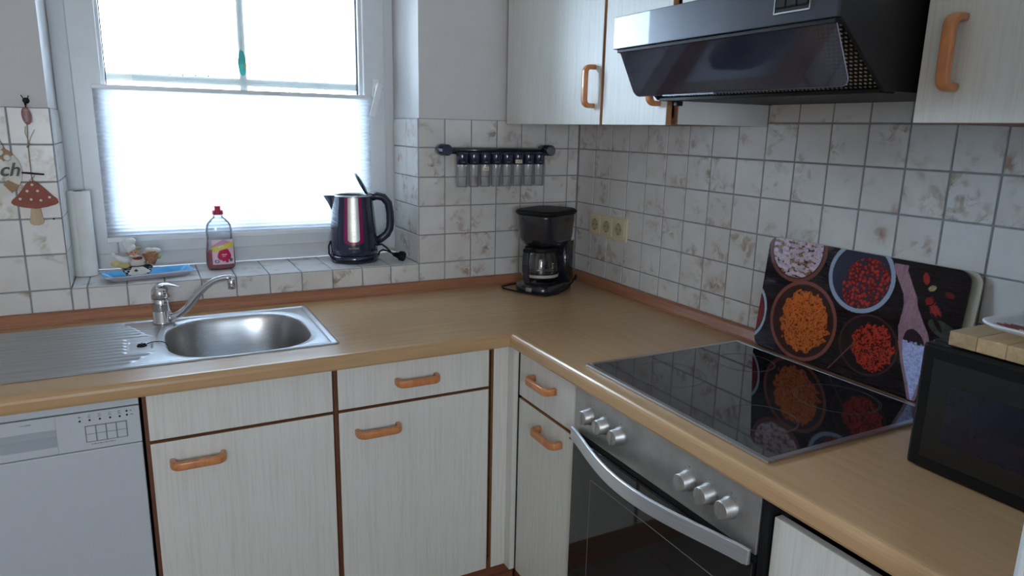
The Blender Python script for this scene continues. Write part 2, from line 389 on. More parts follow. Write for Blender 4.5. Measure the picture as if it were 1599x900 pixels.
# ---- tiles, each its own object
TM = {}
def tile_mesh(wd, ht):
    k = (round(wd, 4), round(ht, 4))
    if k in TM: return TM[k]
    c = 0.0012; d = 0.006; x = wd/2; y = ht/2
    v = [(-x,-y,0),(x,-y,0),(x,y,0),(-x,y,0),(-x,-y,d-c),(x,-y,d-c),(x,y,d-c),(-x,y,d-c),(-x+c,-y+c,d),(x-c,-y+c,d),(x-c,y-c,d),(-x+c,y-c,d)]
    f = [(8,9,10,11)]+[(i,(i+1)%4,4+(i+1)%4,4+i) for i in range(4)]+[(4+i,4+(i+1)%4,8+(i+1)%4,8+i) for i in range(4)]+[(3,2,1,0)]
    me = bpy.data.meshes.new('tile'); me.from_pydata(v, [], f); me.materials.append(M['tile']); TM[k] = me
    return me
def tile(parent, c, wd, ht, X, Y):
    if wd < 0.008 or ht < 0.008: return
    G = 0.0040
    o = bpy.data.objects.new('tile', tile_mesh(wd-G, ht-G)); COL.objects.link(o); o.parent = parent
    X = Vector(X); Y = Vector(Y); Z = X.cross(Y)
    jit = Matrix.Rotation(random.uniform(-0.003, 0.003), 4, 'X') @ Matrix.Rotation(random.uniform(-0.003, 0.003), 4, 'Y')
    mm = Matrix.Identity(4)
    for i in range(3): mm[i][0], mm[i][1], mm[i][2], mm[i][3] = X[i], Y[i], Z[i], c[i]-Z[i]*0.006
    o.matrix_local = mm @ jit
T = 0.102
ZR = [0.93, 0.996, 1.098, 1.200, 1.302, 1.404, 1.503]
XB = [-0.002, -0.048]+[-0.048-T*i for i in range(1, 6)]+[-0.657]
XL = [-1.7205, -1.820]+[-1.922-T*i for i in range(0, 8)]+[-2.745]
def field(parent, axis, cuts, zs, plane, X):
    for a, b in zip(cuts[:-1], cuts[1:]):
        for z0, z1 in zip(zs[:-1], zs[1:]):
            m_ = (a+b)/2; c = (m_, plane, (z0+z1)/2) if axis == 'x' else (plane, m_, (z0+z1)/2)
            tile(parent, c, abs(b-a), z1-z0, X, (0,0,1))
# back wall, right of the window and left of it
field(wall_back, 'x', XB, ZR, 0.0, (1,0,0))
field(wall_back, 'x', XL, ZR, 0.0, (1,0,0))
# face under the sill
XS = [-0.657]+[-0.660-T*i for i in range(1, 11)]+[-1.7205]
field(wall_back, 'x', XS, [0.93, 0.995], 0.0, (1,0,0))
# grout beds
gb = MB(); gb.box(-0.657, 0.003, 0.0015, 0.0058, 0.905, 1.503).box(-2.748, -1.7205, 0.0015, 0.0058, 0.905, 1.503).box(-1.7205, -0.657, 0.0015, 0.0058, 0.905, 0.9895)
gb.box(-1.7205, -0.657, 0.003, 0.268, 0.990, 0.9945)
gb.box(-1.7238, -1.7222, 0.0015, 0.268, 0.9945, 1.503).box(-0.6548, -0.6525, 0.0015, 0.268, 0.9945, 1.503)
gb.build('grout', 'grout', wall_back)
# sill top and reveals
for a, b in zip(XS[:-1], XS[1:]):
    tile(wall_back, ((a+b)/2, 0.1265, 0.9965), abs(b-a), 0.246, (1,0,0), (0,1,0))
    tile(wall_back, ((a+b)/2, 0.259, 0.9965), abs(b-a), 0.018, (1,0,0), (0,1,0))
for y0, y1 in ((0.003, 0.122), (0.122, 0.268)):
    for z0, z1 in zip(ZR[1:-1], ZR[2:]):
        tile(wall_back, (-1.7195, (y0+y1)/2, (z0+z1)/2), y1-y0, z1-z0, (0,1,0), (0,0,1))
        tile(wall_back, (-0.6585, (y0+y1)/2, (z0+z1)/2), y1-y0, z1-z0, (0,-1,0), (0,0,1))
# right wall
YR = [-0.002, -0.115+0.0024]; YR = [-0.002]+[-0.0126-T*i for i in range(1, 20)]+[-1.999]
YR = [y for y in YR if y > -1.97]+[-1.999]
field(wall_right, 'y', YR, ZR, 0.0, (0,-1,0))
YH = [y for y in YR if -1.56 < y < -0.90]
field(wall_right, 'y', YH, [1.503, 1.607, 1.709], 0.0, (0,-1,0))
MB().box(0.0015, 0.0058, -1.999, 0.0, 0.905, 1.503).box(0.0015, 0.0058, YH[-1], YH[0], 1.503, 1.709).build('grout', 'grout', wall_right)

# ------------------------------------------------------------------ window
def rectframe(mb, x0, x1, z0, z1, y0, y1, wl, wr, wbm, wt, mi=0):
    mb.box(x0, x0+wl, y0, y1, z0, z1, mi).box(x1-wr, x1, y0, y1, z0, z1, mi)
    mb.box(x0+wl, x1-wr, y0, y1, z0, z0+wbm, mi).box(x0+wl, x1-wr, y0, y1, z1-wt, z1, mi)
    return mb
window = structure(rectframe(MB(), -1.7235, -0.6525, 0.9975, 2.155, 0.272, 0.345, 0.060, 0.055, 0.06, 0.06).build('window_1', 'pvc', bevel=0.003))
rectframe(MB(), -1.677, -0.690, 1.048, 2.11, 0.256, 0.325, 0.079, 0.080, 0.075, 0.075).build('sash', 'pvc', window, bevel=0.004)
gk = rectframe(MB(), -1.600, -0.768, 1.121, 2.037, 0.272, 0.30, 0.012, 0.014, 0.012, 0.012).build('glazing_bead', 'pvc', window, bevel=0.002)
rectframe(MB(), -1.589, -0.780, 1.131, 2.027, 0.290, 0.3015, 0.004, 0.007, 0.004, 0.004).build('gasket', 'gasket', window)
MB().box(-1.592, -0.776, 0.302, 0.304, 1.128, 2.03).build('pane', 'glass', window)
mu = MB().box(-1.588, -0.778, 0.305, 0.317, 1.597, 1.622).box(-1.187, -1.163, 0.305, 0.317, 1.13, 1.597).box(-1.187, -1.163, 0.305, 0.317, 1.622, 2.03)
mu.build('glazing_bar', 'pvc', window)
hd = MB(); hd.box(-0.741, -0.713, 0.243, 0.256, 1.575, 1.640)
hnd = hd.build('window_handle', 'pvc', window, bevel=0.004)
lv = MB(); lv.tube([(-0.727, 0.245, 1.610), (-0.727, 0.212, 1.610)], 0.010, 14)
lv.tube([(-0.724, 0.208, 1.622), (-0.731, 0.206, 1.596), (-0.744, 0.204, 1.550), (-0.757, 0.204, 1.505)], 0, sect=[(-0.007,-0.011),(0.007,-0.011),(0.007,0.011),(-0.007,0.011)])
lv.build('lever', 'white', hnd, bevel=0.003)
MB().lathe([(0.0075, 0), (0.0075, 0.004), (0.005, 0.005)], (-0.7195, 0.206, 1.604), 16, axis='y').build('screw_cap', 'steel', hnd)

# pleated blind
BX0, BX1, BZ0, BZ1 = -1.628, -0.752, 1.098, 1.573
bl = thing('pleated_blind', 'white pleated fabric blind covering the lower half of the kitchen window', 'blind', ((BX0+BX1)/2, 0.235, BZ0))
pb = MB(); n = 38; P = np.zeros((2*n+1, 2, 3))
for i in range(2*n+1):
    z = BZ0+0.006+(BZ1-BZ0-0.012)*i/(2*n); y = 0.2430 if i % 2 else 0.2365
    P[i, 0] = (BX0+0.003, y, z); P[i, 1] = (BX1-0.003, y, z)
pb.grid(P, smooth=False).build('pleated_fabric', 'blind', bl, fix=False)
MB().box(BX0, BX1, 0.229, 0.250, BZ1-0.006, BZ1+0.008).build('top_rail', 'white', bl, bevel=0.002)
MB().box(BX0, BX1, 0.229, 0.250, BZ0-0.008, BZ0+0.008).build('bottom_rail', 'white', bl, bevel=0.002)
for x in (BX0+0.05, BX1-0.04): MB().tube([(x, 0.252, BZ0), (x, 0.252, 2.05)], 0.0006, 6).build('tension_cord', 'white', bl)

# turquoise sticker on the glazing bar
st = thing('window_sticker', 'small turquoise and orange sticker on the upright glazing bar of the window', 'sticker', (-1.176, 0.301, 1.67))
def blob(cx, cz, hw, hh, seed, n=28):
    r = random.Random(seed); return [(cx+hw*math.cos(2*PI*k/n)*(0.82+0.2*r.random()), cz+hh*math.sin(2*PI*k/n)*(0.85+0.16*r.random())) for k in range(n)]
MB().prism(blob(-1.177, 1.672, 0.014, 0.046, 3), 'y', 0.2995, 0.3015).build('sticker_body', 'sticker', st)
MB().prism(blob(-1.166, 1.664, 0.004, 0.010, 4, 12), 'y', 0.2985, 0.2995).build('sticker_fin', 'orange', st)

# ------------------------------------------------------------------ outdoors
structure(MB().box(-30, 30, 0.45, 40, -1.1, -1.0).build('ground', 'paving'))
gw = thing('garden_wall', 'pale garden wall with terracotta coping seen through the upper window pane', 'wall', (-6, 15, -1.0))
MB().box(-12, 0.25, 15, 15.3, -1.0, 2.30).build('wall_body', 'render', gw)
co = MB()
for i in range(48): co.prism([(-11.99+i*0.255, 2.30), (-11.75+i*0.255, 2.30), (-11.75+i*0.255, 2.50), (-11.87+i*0.255, 2.56), (-11.99+i*0.255, 2.50)], 'y', 14.9, 15.4)
co.build('coping', 'terracotta', gw)
def bush(cx, cy, z0, z1, r, n, label, seed):
    rr = random.Random(seed); t = thing('garden_shrub', label, 'shrub', (cx, cy, -1.0))
    lf = MB()
    for _ in range(n):
        a = rr.random()*2*PI; q = r*math.sqrt(rr.random()); z = z0+(z1-z0)*rr.random()**1.2; q *= math.sqrt(max(0.05, 1-((z-z0)/(z1-z0))**2))
        c = Vector((cx+q*math.cos(a), cy+q*math.sin(a), z)); u = Vector((rr.gauss(0,1), rr.gauss(0,1), rr.gauss(0,1))).normalized(); v = u.cross(Vector((rr.gauss(0,1), rr.gauss(0,1), rr.gauss(0,1)))).normalized()
        s_ = 0.05; lf.add([c-u*s_, c-v*s_*0.5, c+u*s_, c+v*s_*0.5], [(0,1,2,3)])
    f = lf.build('foliage', 'leaf', t, fix=False); f['kind'] = 'stuff'
    MB().tube([(cx, cy, -1.0), (cx+0.05, cy, z0)], [0.07, 0.05], 8).tube([(cx+0.05, cy, z0), (cx-0.1, cy+0.1, z0+0.6*(z1-z0))], [0.05, 0.02], 8).build('trunk', 'twig', t)
bush(1.6, 13.5, 0.6, 2.75, 1.1, 420, 'loose green shrub outside, left of the pair beyond the window pane', 1)
bush(4.0, 14.5, 0.5, 2.7, 1.2, 420, 'loose green shrub outside, right of the pair, nearest the window frame', 2)

# ------------------------------------------------------------------ worktops
def nose(y_front, z1=0.90, z0=0.86, r=0.008):
    pass
SX0, SX1, SY0, SY1 = -1.937, -1.077, -0.530, -0.085     # sink outline
HX0, HX1, HY0, HY1 = SX0+0.02, SX1-0.02, SY0+0.02, SY1-0.02
wt = MB()
def nosing(axis, f, a, b, mb):
    # f front coordinate (negative direction outward)
    pr = [(f+0.12, 0.90), (f+0.013, 0.90), (f+0.0075, 0.8988), (f+0.0035, 0.8955), (f+0.001, 0.8905), (f, 0.884), (f, 0.867), (f+0.002, 0.862), (f+0.006, 0.86), (f+0.12, 0.86)]
    mb.prism(pr, axis, a, b)
nosing('x', -0.630, -2.75+0.02, -0.6155, wt); wt.box(-0.6155, 0, -0.630, -0.510, 0.86, 0.90)
wt.box(-2.73, 0, HY1, -0.0, 0.86, 0.90); wt.box(-2.73, HX0, -0.510, HY1, 0.86, 0.90); wt.box(HX1, 0, -0.510, HY1, 0.86, 0.90)
wk = wt.build('worktop', 'beech'); tag(wk, 'beech laminate worktop under the window that carries the sink', 'worktop')
wt2 = MB(); nosing('y', -0.6155, -1.995, -0.6302, wt2); wt2.box(-0.4955, 0, -1.995, -0.6302, 0.86, 0.90)
wk2 = wt2.build('worktop', 'beech_y'); tag(wk2, 'beech laminate worktop along the right wall that carries the black hob', 'worktop')
# upstand strips
ups = [(0, 0.9005), (-0.033, 0.9005), (-0.033, 0.905), (-0.029, 0.9065), (-0.023, 0.918), (-0.017, 0.9285), (-0.009, 0.932), (0, 0.932)]
o = MB().prism(ups, 'x', -2.73, 0.0).build('upstand_strip', 'strip_x'); tag(o, 'reddish wooden upstand strip running below the window at the back of the worktop', 'trim')
o = MB().prism(ups, 'y', -1.995, -0.034).build('upstand_strip', 'strip_y'); tag(o, 'reddish wooden upstand strip along the right wall behind the hob', 'trim')

# ------------------------------------------------------------------ handles and cabinets
def handle(parent, c, L, out, along, name='handle'):
    # bow handle: c = centre on the door face, out = outward unit vector, along = unit vector
    c = Vector(c); out = Vector(out); al = Vector(along); D = 0.030; h = L/2; r = 0.016
    pts = [c-al*h, c-al*h+out*(D-r)]
    for k in range(1, 7):
        a = PI/2*k/6; pts.append(c-al*(h-r+r*math.cos(a))+out*(D-r+r*math.sin(a)))
    pts += [c+al*(h-r+r*math.cos(a_)) + out*(D-r+r*math.sin(a_)) for a_ in [PI/2*(6-k)/6 for k in range(0, 7)]]
    pts.append(c+al*h)
    side = al.cross(out)
    mb = MB(); R = []
    for i, p in enumerate(pts):
        a = pts[max(0, i-1)]; b = pts[min(len(pts)-1, i+1)]; t = (b-a).normalized(); nrm = t.cross(side).normalized()
        w_, t_ = 0.0105, 0.0070; ring = []
        for k in range(16):
            an = 2*PI*k/16; cx = math.copysign(abs(math.cos(an))**0.55, math.cos(an))*w_; cy = math.copysign(abs(math.sin(an))**0.55, math.sin(an))*t_
            ring.append(tuple(p+side*cx+nrm*cy))
        R.append(ring)
    mb.rings(R)
    return mb.build(name, 'handle', parent)

def front_y(parent, name, x0, x1, z0, z1, hx=None, hz=None, yf=-0.604):
    mb = MB().box(x0, x1, yf, yf+0.018, z0, z1, 0, 1, ('-y', '+y'))
    d = mb.build(name, ['front', 'band'], parent, bevel=0.0015)
    if hx is not None: handle(d, (hx, yf, hz), 0.112, (0,-1,0), (1,0,0))
    return d
def front_x(parent, name, y0, y1, z0, z1, hy=None, hz=None, xf=-0.590, vert=False, L=0.112):
    mb = MB().box(xf, xf+0.018, y0, y1, z0, z1, 0, 1, ('-x', '+x'))
    d = mb.build(name, ['front', 'band'], parent, bevel=0.0015)
    if hy is not None: handle(d, (xf, hy, hz), L, (-1,0,0), (0,0,1) if vert else (0,-1,0))
    return d
def carcass(parent, x0, x1, y0, y1, z0, z1, openside, top=False):
    mb = MB(); t = 0.016
    if openside == '-y':
        mb.box(x0, x0+t, y0, y1, z0, z1).box(x1-t, x1, y0, y1, z0, z1); mb.box(x0+t, x1-t, y0, y1, z0, z0+t).box(x0+t, x1-t, y1-0.006, y1, z0+t, z1)
        mb.box(x0+t, x1-t, y0, y0+0.06, z1-t, z1).box(x0+t, x1-t, y0, y0+0.02, 0.728, 0.744)
        if top: mb.box(x0+t, x1-t, y0, y1, z1-t, z1)
    else:
        mb.box(x0, x1, y0, y0+t, z0, z1).box(x0, x1, y1-t, y1, z0, z1); mb.box(x0, x1, y0+t, y1-t, z0, z0+t).box(x1-0.006, x1, y0+t, y1-t, z0+t, z1)
        mb.box(x0, x0+0.06, y0+t, y1-t, z1-t, z1)
        if z0 < 1: mb.box(x0, x0+0.02, y0+t, y1-t, 0.704, 0.72)
        if top: mb.box(x0, x1, y0+t, y1-t, z1-t, z1)
    return mb.build('carcass', 'brown', parent)

# sink cabinet
c = thing('base_cabinet', 'white base cabinet below the sink, beside the dishwasher, with plain drawer front', 'cabinet', (-1.335, -0.3, 0.14))
carcass(c, -1.557, -1.113, -0.584, -0.04, 0.14, 0.859, '-y')
front_y(c, 'drawer_front', -1.548, -1.120, 0.741, 0.855)
front_y(c, 'door', -1.548, -1.120, 0.143, 0.733, -1.448, 0.679)
# second cabinet
c = thing('base_cabinet', 'white base cabinet with drawer and door, between sink cabinet and inner corner', 'cabinet', (-0.885, -0.3, 0.14))
carcass(c, -1.112, -0.655, -0.584, -0.04, 0.14, 0.859, '-y')
front_y(c, 'drawer_front', -1.106, -0.668, 0.741, 0.855, -0.889, 0.798)
front_y(c, 'door', -1.106, -0.668, 0.143, 0.733, -1.001, 0.671)
# corner filler
o = MB().box(-0.653, -0.594, -0.604, -0.586, 0.143, 0.858, 0, 1, ('-y',)).box(-0.594, -0.5895, -0.604, -0.586, 0.143, 0.858, 0).box(-0.6065, -0.590, -0.640, -0.604, 0.143, 0.858, 0).build('corner_filler', ['front', 'band'])
tag(o, 'narrow white upright filler panel in the inner corner of the base cabinets', 'panel')
# narrow cabinet on the right run
c = thing('base_cabinet', 'narrow white base cabinet left of the oven with two orange wooden handles', 'cabinet', (-0.3, -0.80, 0.14))
carcass(c, -0.572, -0.04, -0.954, -0.642, 0.14, 0.859, '-x')
front_x(c, 'drawer_front', -0.946, -0.648, 0.718, 0.853, -0.790, 0.797)
front_x(c, 'door', -0.946, -0.648, 0.143, 0.709, -0.828, 0.660)
# cabinet right of the oven
c = thing('base_cabinet', 'white base cabinet right of the oven below the microwave, its handle unseen', 'cabinet', (-0.3, -1.78, 0.14))
cc_ = carcass(c, -0.572, -0.04, -1.992, -1.578, 0.14, 0.859, '-x'); cc_.data.materials[0] = M['black']  # carcass coloured black to put in the dark of the gap above the door
cd_ = front_x(c, 'door', -1.988, -1.582, 0.143, 0.826); cd_.data.materials[1] = M['front']
# plinths
o = MB().box(-2.20, -0.545, -0.550, -0.534, 0, 0.139).box(-2.20, -0.545, -0.5515, -0.550, 0.066, 0.070).build('plinth', 'plinth', bevel=0.001); tag(o, 'reddish brown plinth board under the cabinets below the window', 'plinth')
o = MB().box(-0.540, -0.524, -1.99, -0.553, 0, 0.139).build('plinth', 'plinth', bevel=0.001); tag(o, 'reddish brown plinth board under the oven run', 'plinth')
# cabinet left of the dishwasher, out of frame
c = thing('base_cabinet', 'white base cabinet at the far left, beyond the dishwasher and mostly outside the frame', 'cabinet', (-2.45, -0.3, 0.14))
carcass(c, -2.72, -2.17, -0.584, -0.04, 0.14, 0.859, '-y')
front_y(c, 'door', -2.715, -2.175, 0.143, 0.853)

# ------------------------------------------------------------------ dishwasher
dw = thing('dishwasher', 'white dishwasher with button panel under the draining board', 'dishwasher', (-1.86, -0.3, 0.0))
DX0, DX1 = -2.160, -1.563; yf = -0.606
MB().box(DX0+0.003, DX1-0.003, -0.580, -0.04, 0.142, 0.855).build('body', 'dwwhite', dw)
MB().box(DX0, DX1, yf, -0.58, 0.145, 0.7445).build('door', 'dwwhite', dw, bevel=0.003)
cp = MB(); y2 = yf-0.004
cp.box(DX0, DX1, yf, -0.58, 0.8385, 0.857)
cp.box(DX0, -1.995, y2, -0.58, 0.748, 0.8365).box(-1.727, DX1, y2, -0.58, 0.748, 0.8365).box(-1.995, -1.727, y2, -0.58, 0.806, 0.8365).box(-1.995, -1.727, y2, -0.58, 0.748, 0.766)
pn = cp.build('control_panel', 'dwwhite', dw, bevel=0.0012)
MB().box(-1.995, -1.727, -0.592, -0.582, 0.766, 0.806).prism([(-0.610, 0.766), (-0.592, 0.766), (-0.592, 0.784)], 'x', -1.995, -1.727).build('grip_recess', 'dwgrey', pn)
bt = MB(); k0 = -1.672
for i in range(4):
    for j in range(2):
        bt.box(k0+i*0.0202+0.001, k0+i*0.0202+0.0192, y2-0.0022, y2, 0.767+j*0.0185+0.0005, 0.767+(j+1)*0.0185-0.0005)
bt.build('button', 'dwwhite', pn, bevel=0.0006, seg=1)
MB().box(k0-0.0012, k0+0.0820, y2-0.0004, y2, 0.7655, 0.8052).build('button_frame', 'line', pn)
ld = MB()
for x, z in ((-1.681,0.818),(-1.662,0.818),(-1.642,0.818),(-1.622,0.8175),(-1.603,0.8170),(-1.5885,0.8275),(-1.5885,0.8180)):
    ld.lathe([(0.0022, -0.0012), (0.0022, 0)], (x, y2, z), 12, axis='y')
ld.build('indicator_light', 'black', pn)
mk = MB()
for x in (-1.662, -1.642, -1.622, -1.603):
    for k in range(4): mk.box(x-0.0035+0.0006*(k % 2), x+0.0030-0.0008*(k % 3), y2-0.0003, y2, 0.8232+k*0.0022, 0.8240+k*0.0022)
mk.box(-1.683, -1.679, y2-0.0003, y2, 0.8255, 0.8290).box(-1.582, -1.579, y2-0.0003, y2, 0.8262, 0.829).box(-1.582, -1.576, y2-0.0003, y2, 0.817, 0.8186)
for k in range(9): mk.box(-1.664+k*0.0055, -1.6595+k*0.0055, y2-0.0003, y2, 0.7595, 0.7607+0.0006*(k % 2))
mk.box(-1.792, -1.781, y2-0.0003, y2, 0.8253, 0.8262).box(-1.781, -1.771, y2-0.0003, y2, 0.8252, 0.8270)
mk.build('printed_marks', 'line', pn)['kind'] = 'stuff'

# ------------------------------------------------------------------ sink
sk = thing('sink', 'stainless steel inset sink with rounded basin and ribbed draining board', 'sink', (-1.5, -0.3, 0.90))
sp = 0.0025
xs = np.arange(SX0, SX1+1e-6, sp); ys = np.arange(SY0, SY1+1e-6, sp)
Xg, Yg = np.meshgrid(xs, ys, indexing='ij')
def smooth(a, b, x):
    t = np.clip((x-a)/(b-a), 0, 1); return t*t*(3-2*t)
# rounded rect distance to edge (positive inside)
cxs, cys = (SX0+SX1)/2, (SY0+SY1)/2; hx, hy = (SX1-SX0)/2, (SY1-SY0)/2; rc = 0.014
qx = np.abs(Xg-cxs)-(hx-rc); qy = np.abs(Yg-cys)-(hy-rc)
de = rc-(np.hypot(np.maximum(qx, 0), np.maximum(qy, 0))+np.minimum(np.maximum(qx, qy), 0))
Z = 0.9008+0.0035*smooth(0, 0.004, de)-0.0030*smooth(0.012, 0.017, de)+0*Xg
Z = Z + 0.0018*smooth(0.017, 0.022, de)
# basin
bx, by = -1.309, -0.318; ax_, ay_ = 0.184, 0.192; pw = 3.1
rad = (np.abs((Xg-bx)/ax_)**pw+np.abs((Yg-by)/ay_)**pw)**(1/pw)
sd = (rad-1)*0.187
Z = Z-0.0035*smooth(0.020, 0.0, sd)
Z = Z-0.140*smooth(0.003, -0.030, sd)-0.008*smooth(-0.02, -0.16, sd)
# drainer
ends = np.interp(Yg, [-0.505, -0.497, -0.44, -0.415, -0.41, -0.28, -0.275, -0.235, -0.156, -0.10], [-1.60, -1.578, -1.536, -1.522, -1.588, -1.588, -1.522, -1.544, -1.571, -1.60])
area = smooth(-1.915, -1.905, Xg)*smooth(ends+0.006, ends-0.006, Xg)*smooth(-0.508, -0.502, Yg)*smooth(-0.100, -0.106, Yg)
rib = 0.5-0.5*np.cos((Yg+0.5)/0.0285*2*PI)
Z = Z-area*0.0018+area*rib*0.0050
box_ = smooth(-1.582, -1.578, Xg)*smooth(-1.524, -1.528, Xg)*smooth(-0.385, -0.381, Yg)*smooth(-0.309, -0.313, Yg)
Z = Z-0.002*box_
P = np.stack([Xg, Yg, Z], -1)
# pull outside corner points to the rounded edge
dx = np.maximum(qx, 0); dy = np.maximum(qy, 0); L = np.hypot(dx, dy); out = L > rc
sc = np.where(out, rc/np.maximum(L, 1e-9), 1)
P[..., 0] = np.where(out, cxs+np.sign(Xg-cxs)*((hx-rc)+dx*sc), Xg); P[..., 1] = np.where(out, cys+np.sign(Yg-cys)*((hy-rc)+dy*sc), Yg)
MB().grid(P).build('sink_top', 'sink', sk, fix=False)
MB().lathe([(0.045, 0.7545), (0.045, 0.7575), (0.038, 0.7585), (0.034, 0.7565)], (bx, by, 0), 32).build('drain', 'steel', sk)
MB().lathe([(0.012, 0.9005), (0.012, 0.9035), (0.010, 0.9045)], (-1.549, -0.347, 0), 20).box(-1.558, -1.540, -0.349, -0.345, 0.905, 0.9075).box(-1.551, -1.547, -0.356, -0.338, 0.905, 0.9075).build('overflow_cap', 'black', sk)
ch = MB()
pth = [(-1.536, -0.345), (-1.53, -0.338), (-1.522, -0.334), (-1.514, -0.334), (-1.506, -0.337), (-1.500, -0.342), (-1.494, -0.349), (-1.489, -0.357)]
zz = [0.9055, 0.9055, 0.9055, 0.9055, 0.9055, 0.9050, 0.9035, 0.898]
for k in range(22):
    t_ = k/21*7; i = min(6, int(t_)); fr = t_-i
    ch.ball((pth[i][0]*(1-fr)+pth[i+1][0]*fr, pth[i][1]*(1-fr)+pth[i+1][1]*fr, zz[i]*(1-fr)+zz[i+1]*fr), 0.0014, 8)
for k in range(1, 12): ch.ball((-1.489+0.0006*k, -0.357-0.001*k, 0.898-0.0043*k), 0.0014, 8)
ch.build('ball_chain', 'black', sk)

# faucet
fc = thing('faucet', 'chrome single lever mixer tap with long swan spout over the basin', 'faucet', (-1.493, -0.130, 0.904))
fx, fy = -1.493, -0.130
MB().lathe([(0.027, 0.9035), (0.027, 0.907), (0.0245, 0.909), (0.0245, 0.938), (0.0235, 0.939), (0.0245, 0.940), (0.0245, 0.975), (0.0238, 0.976)], (fx, fy, 0), 36).build('body', 'chrome', fc)
hp = MB(); hp.lathe([(0.0242, 0.9775), (0.0245, 0.990), (0.0235, 1.000), (0.019, 1.008), (0.010, 1.012), (0.002, 1.0125)], (fx, fy, 0), 36)
hp.build('lever_base', 'chrome', fc)
lvp = MB(); R = []
for k, (u, z, w_, t_) in enumerate([(-0.020, 1.003, 0.010, 0.003), (-0.010, 1.012, 0.019, 0.004), (0.005, 1.0165, 0.021, 0.0045), (0.022, 1.0155, 0.019, 0.004), (0.040, 1.010, 0.015, 0.003), (0.054, 1.0045, 0.009, 0.002)]):
    R.append([(fx+u, fy+w_*math.cos(2*PI*j/16), z+t_*math.sin(2*PI*j/16)) for j in range(16)])
lvp.rings(R).build('lever', 'chrome', fc)
spd = Vector((0.176, -0.055, 0)).normalized(); pts = []
for u, z in ((0.015, 0.918), (0.03, 0.920), (0.045, 0.926), (0.06, 0.937), (0.075, 0.953), (0.09, 0.971), (0.105, 0.989), (0.120, 1.004), (0.135, 1.015), (0.150, 1.022), (0.165, 1.026), (0.178, 1.027), (0.190, 1.027)):
    pts.append((fx+spd.x*u*1.04, fy+spd.y*u*1.04, z+0.006*u/0.19))
MB().tube(pts, [0.011, 0.0108, 0.0105, 0.0102, 0.010, 0.0097, 0.0095, 0.0093, 0.0091, 0.009, 0.009, 0.009, 0.009], 18).build('spout', 'chrome', fc)
e_ = (fx+spd.x*0.196, fy+spd.y*0.196)
MB().lathe([(0.0098, -0.026), (0.0105, -0.024), (0.0105, -0.008), (0.0095, 0.0), (0.0085, 0.002)], (e_[0], e_[1], 1.026), 20).build('aerator', 'chrome', fc)

# ------------------------------------------------------------------ hob and oven
hb = thing('hob', 'black glass ceramic hob with steel frame set in the right worktop', 'hob', (-0.32, -1.25, 0.90))
hx0, hx1, hy0, hy1 = -0.572, -0.060, -1.540, -0.955
fr_ = MB()
def bar(x0, x1, y0, y1): fr_.box(x0, x1, y0, y1, 0.9003, 0.9062)
bar(hx0, hx0+0.013, hy0, hy1); bar(hx1-0.013, hx1, hy0, hy1); bar(hx0+0.013, hx1-0.013, hy0, hy0+0.013); bar(hx0+0.013, hx1-0.013, hy1-0.013, hy1)
fr_.build('frame', 'steel', hb, bevel=0.0018)
MB().box(hx0+0.013, hx1-0.013, hy0+0.013, hy1-0.013, 0.9003, 0.9052).build('glass_plate', 'blackglass', hb)
for x, y, r in ((-0.43, -1.10, 0.09), (-0.19, -1.11, 0.073), (-0.43, -1.39, 0.073), (-0.19, -1.38, 0.09)):
    z_ = MB()
    for q in (r, r*0.96): z_.lathe([(q, 0.90522), (q, 0.90535), (q-0.0008, 0.90535), (q-0.0008, 0.90522)], (x, y, 0), 64, cap0=False, cap1=False)
    z_.build('cooking_zone', M.setdefault('zone', plain('zone_print', (0.05, 0.05, 0.05), 0.3)), hb)

ov = thing('oven', 'built-in steel oven with six knobs and bowed handle under the hob', 'oven', (-0.3, -1.258, 0.14))
OX = -0.600; oy0, oy1 = -1.558, -0.959
MB().box(-0.578, -0.06, oy0+0.01, oy1-0.01, 0.142, 0.858).build('body', 'black', ov)
MB().box(OX, -0.578, oy0, oy1, 0.738, 0.8585).build('control_panel', 'ovensteel', ov, bevel=0.002)
MB().box(OX+0.004, -0.578, oy0, oy1, 0.723, 0.7375).build('vent_gap', 'black', ov)
dr = MB().box(OX-0.004, -0.578, oy0+0.002, oy1-0.002, 0.148, 0.7215).build('door', 'ovenglass', ov, bevel=0.002)
iw = MB(); 
for (y0, y1, z0, z1) in ((-1.47, -1.045, 0.640, 0.6415), (-1.47, -1.045, 0.250, 0.2515), (-1.47, -1.4685, 0.2515, 0.64), (-1.0465, -1.045, 0.2515, 0.64)):
    iw.box(OX-0.0044, OX-0.004, y0, y1, z0, z1)
iw.build('window_outline', 'line', dr)
hn = MB(); pts = []; R = []
for k in range(33):
    t_ = k/32; y = oy1-0.004+(oy0-oy1+0.008)*t_
    bow = math.sin(PI*t_)**1.25*0.056; x = OX-0.010-bow
    R.append([(x-0.005, y, 0.718), (x-0.003, y, 0.749), (x+0.003, y, 0.751), (x+0.004, y, 0.716)])
hn.rings(R, smooth=False).build('handle', 'alu', dr, bevel=0.0015)
for y in (oy1-0.016, oy0+0.003): MB().box(OX-0.016, OX-0.004, y, y+0.013, 0.717, 0.7205).build('handle_mount', 'black', dr)
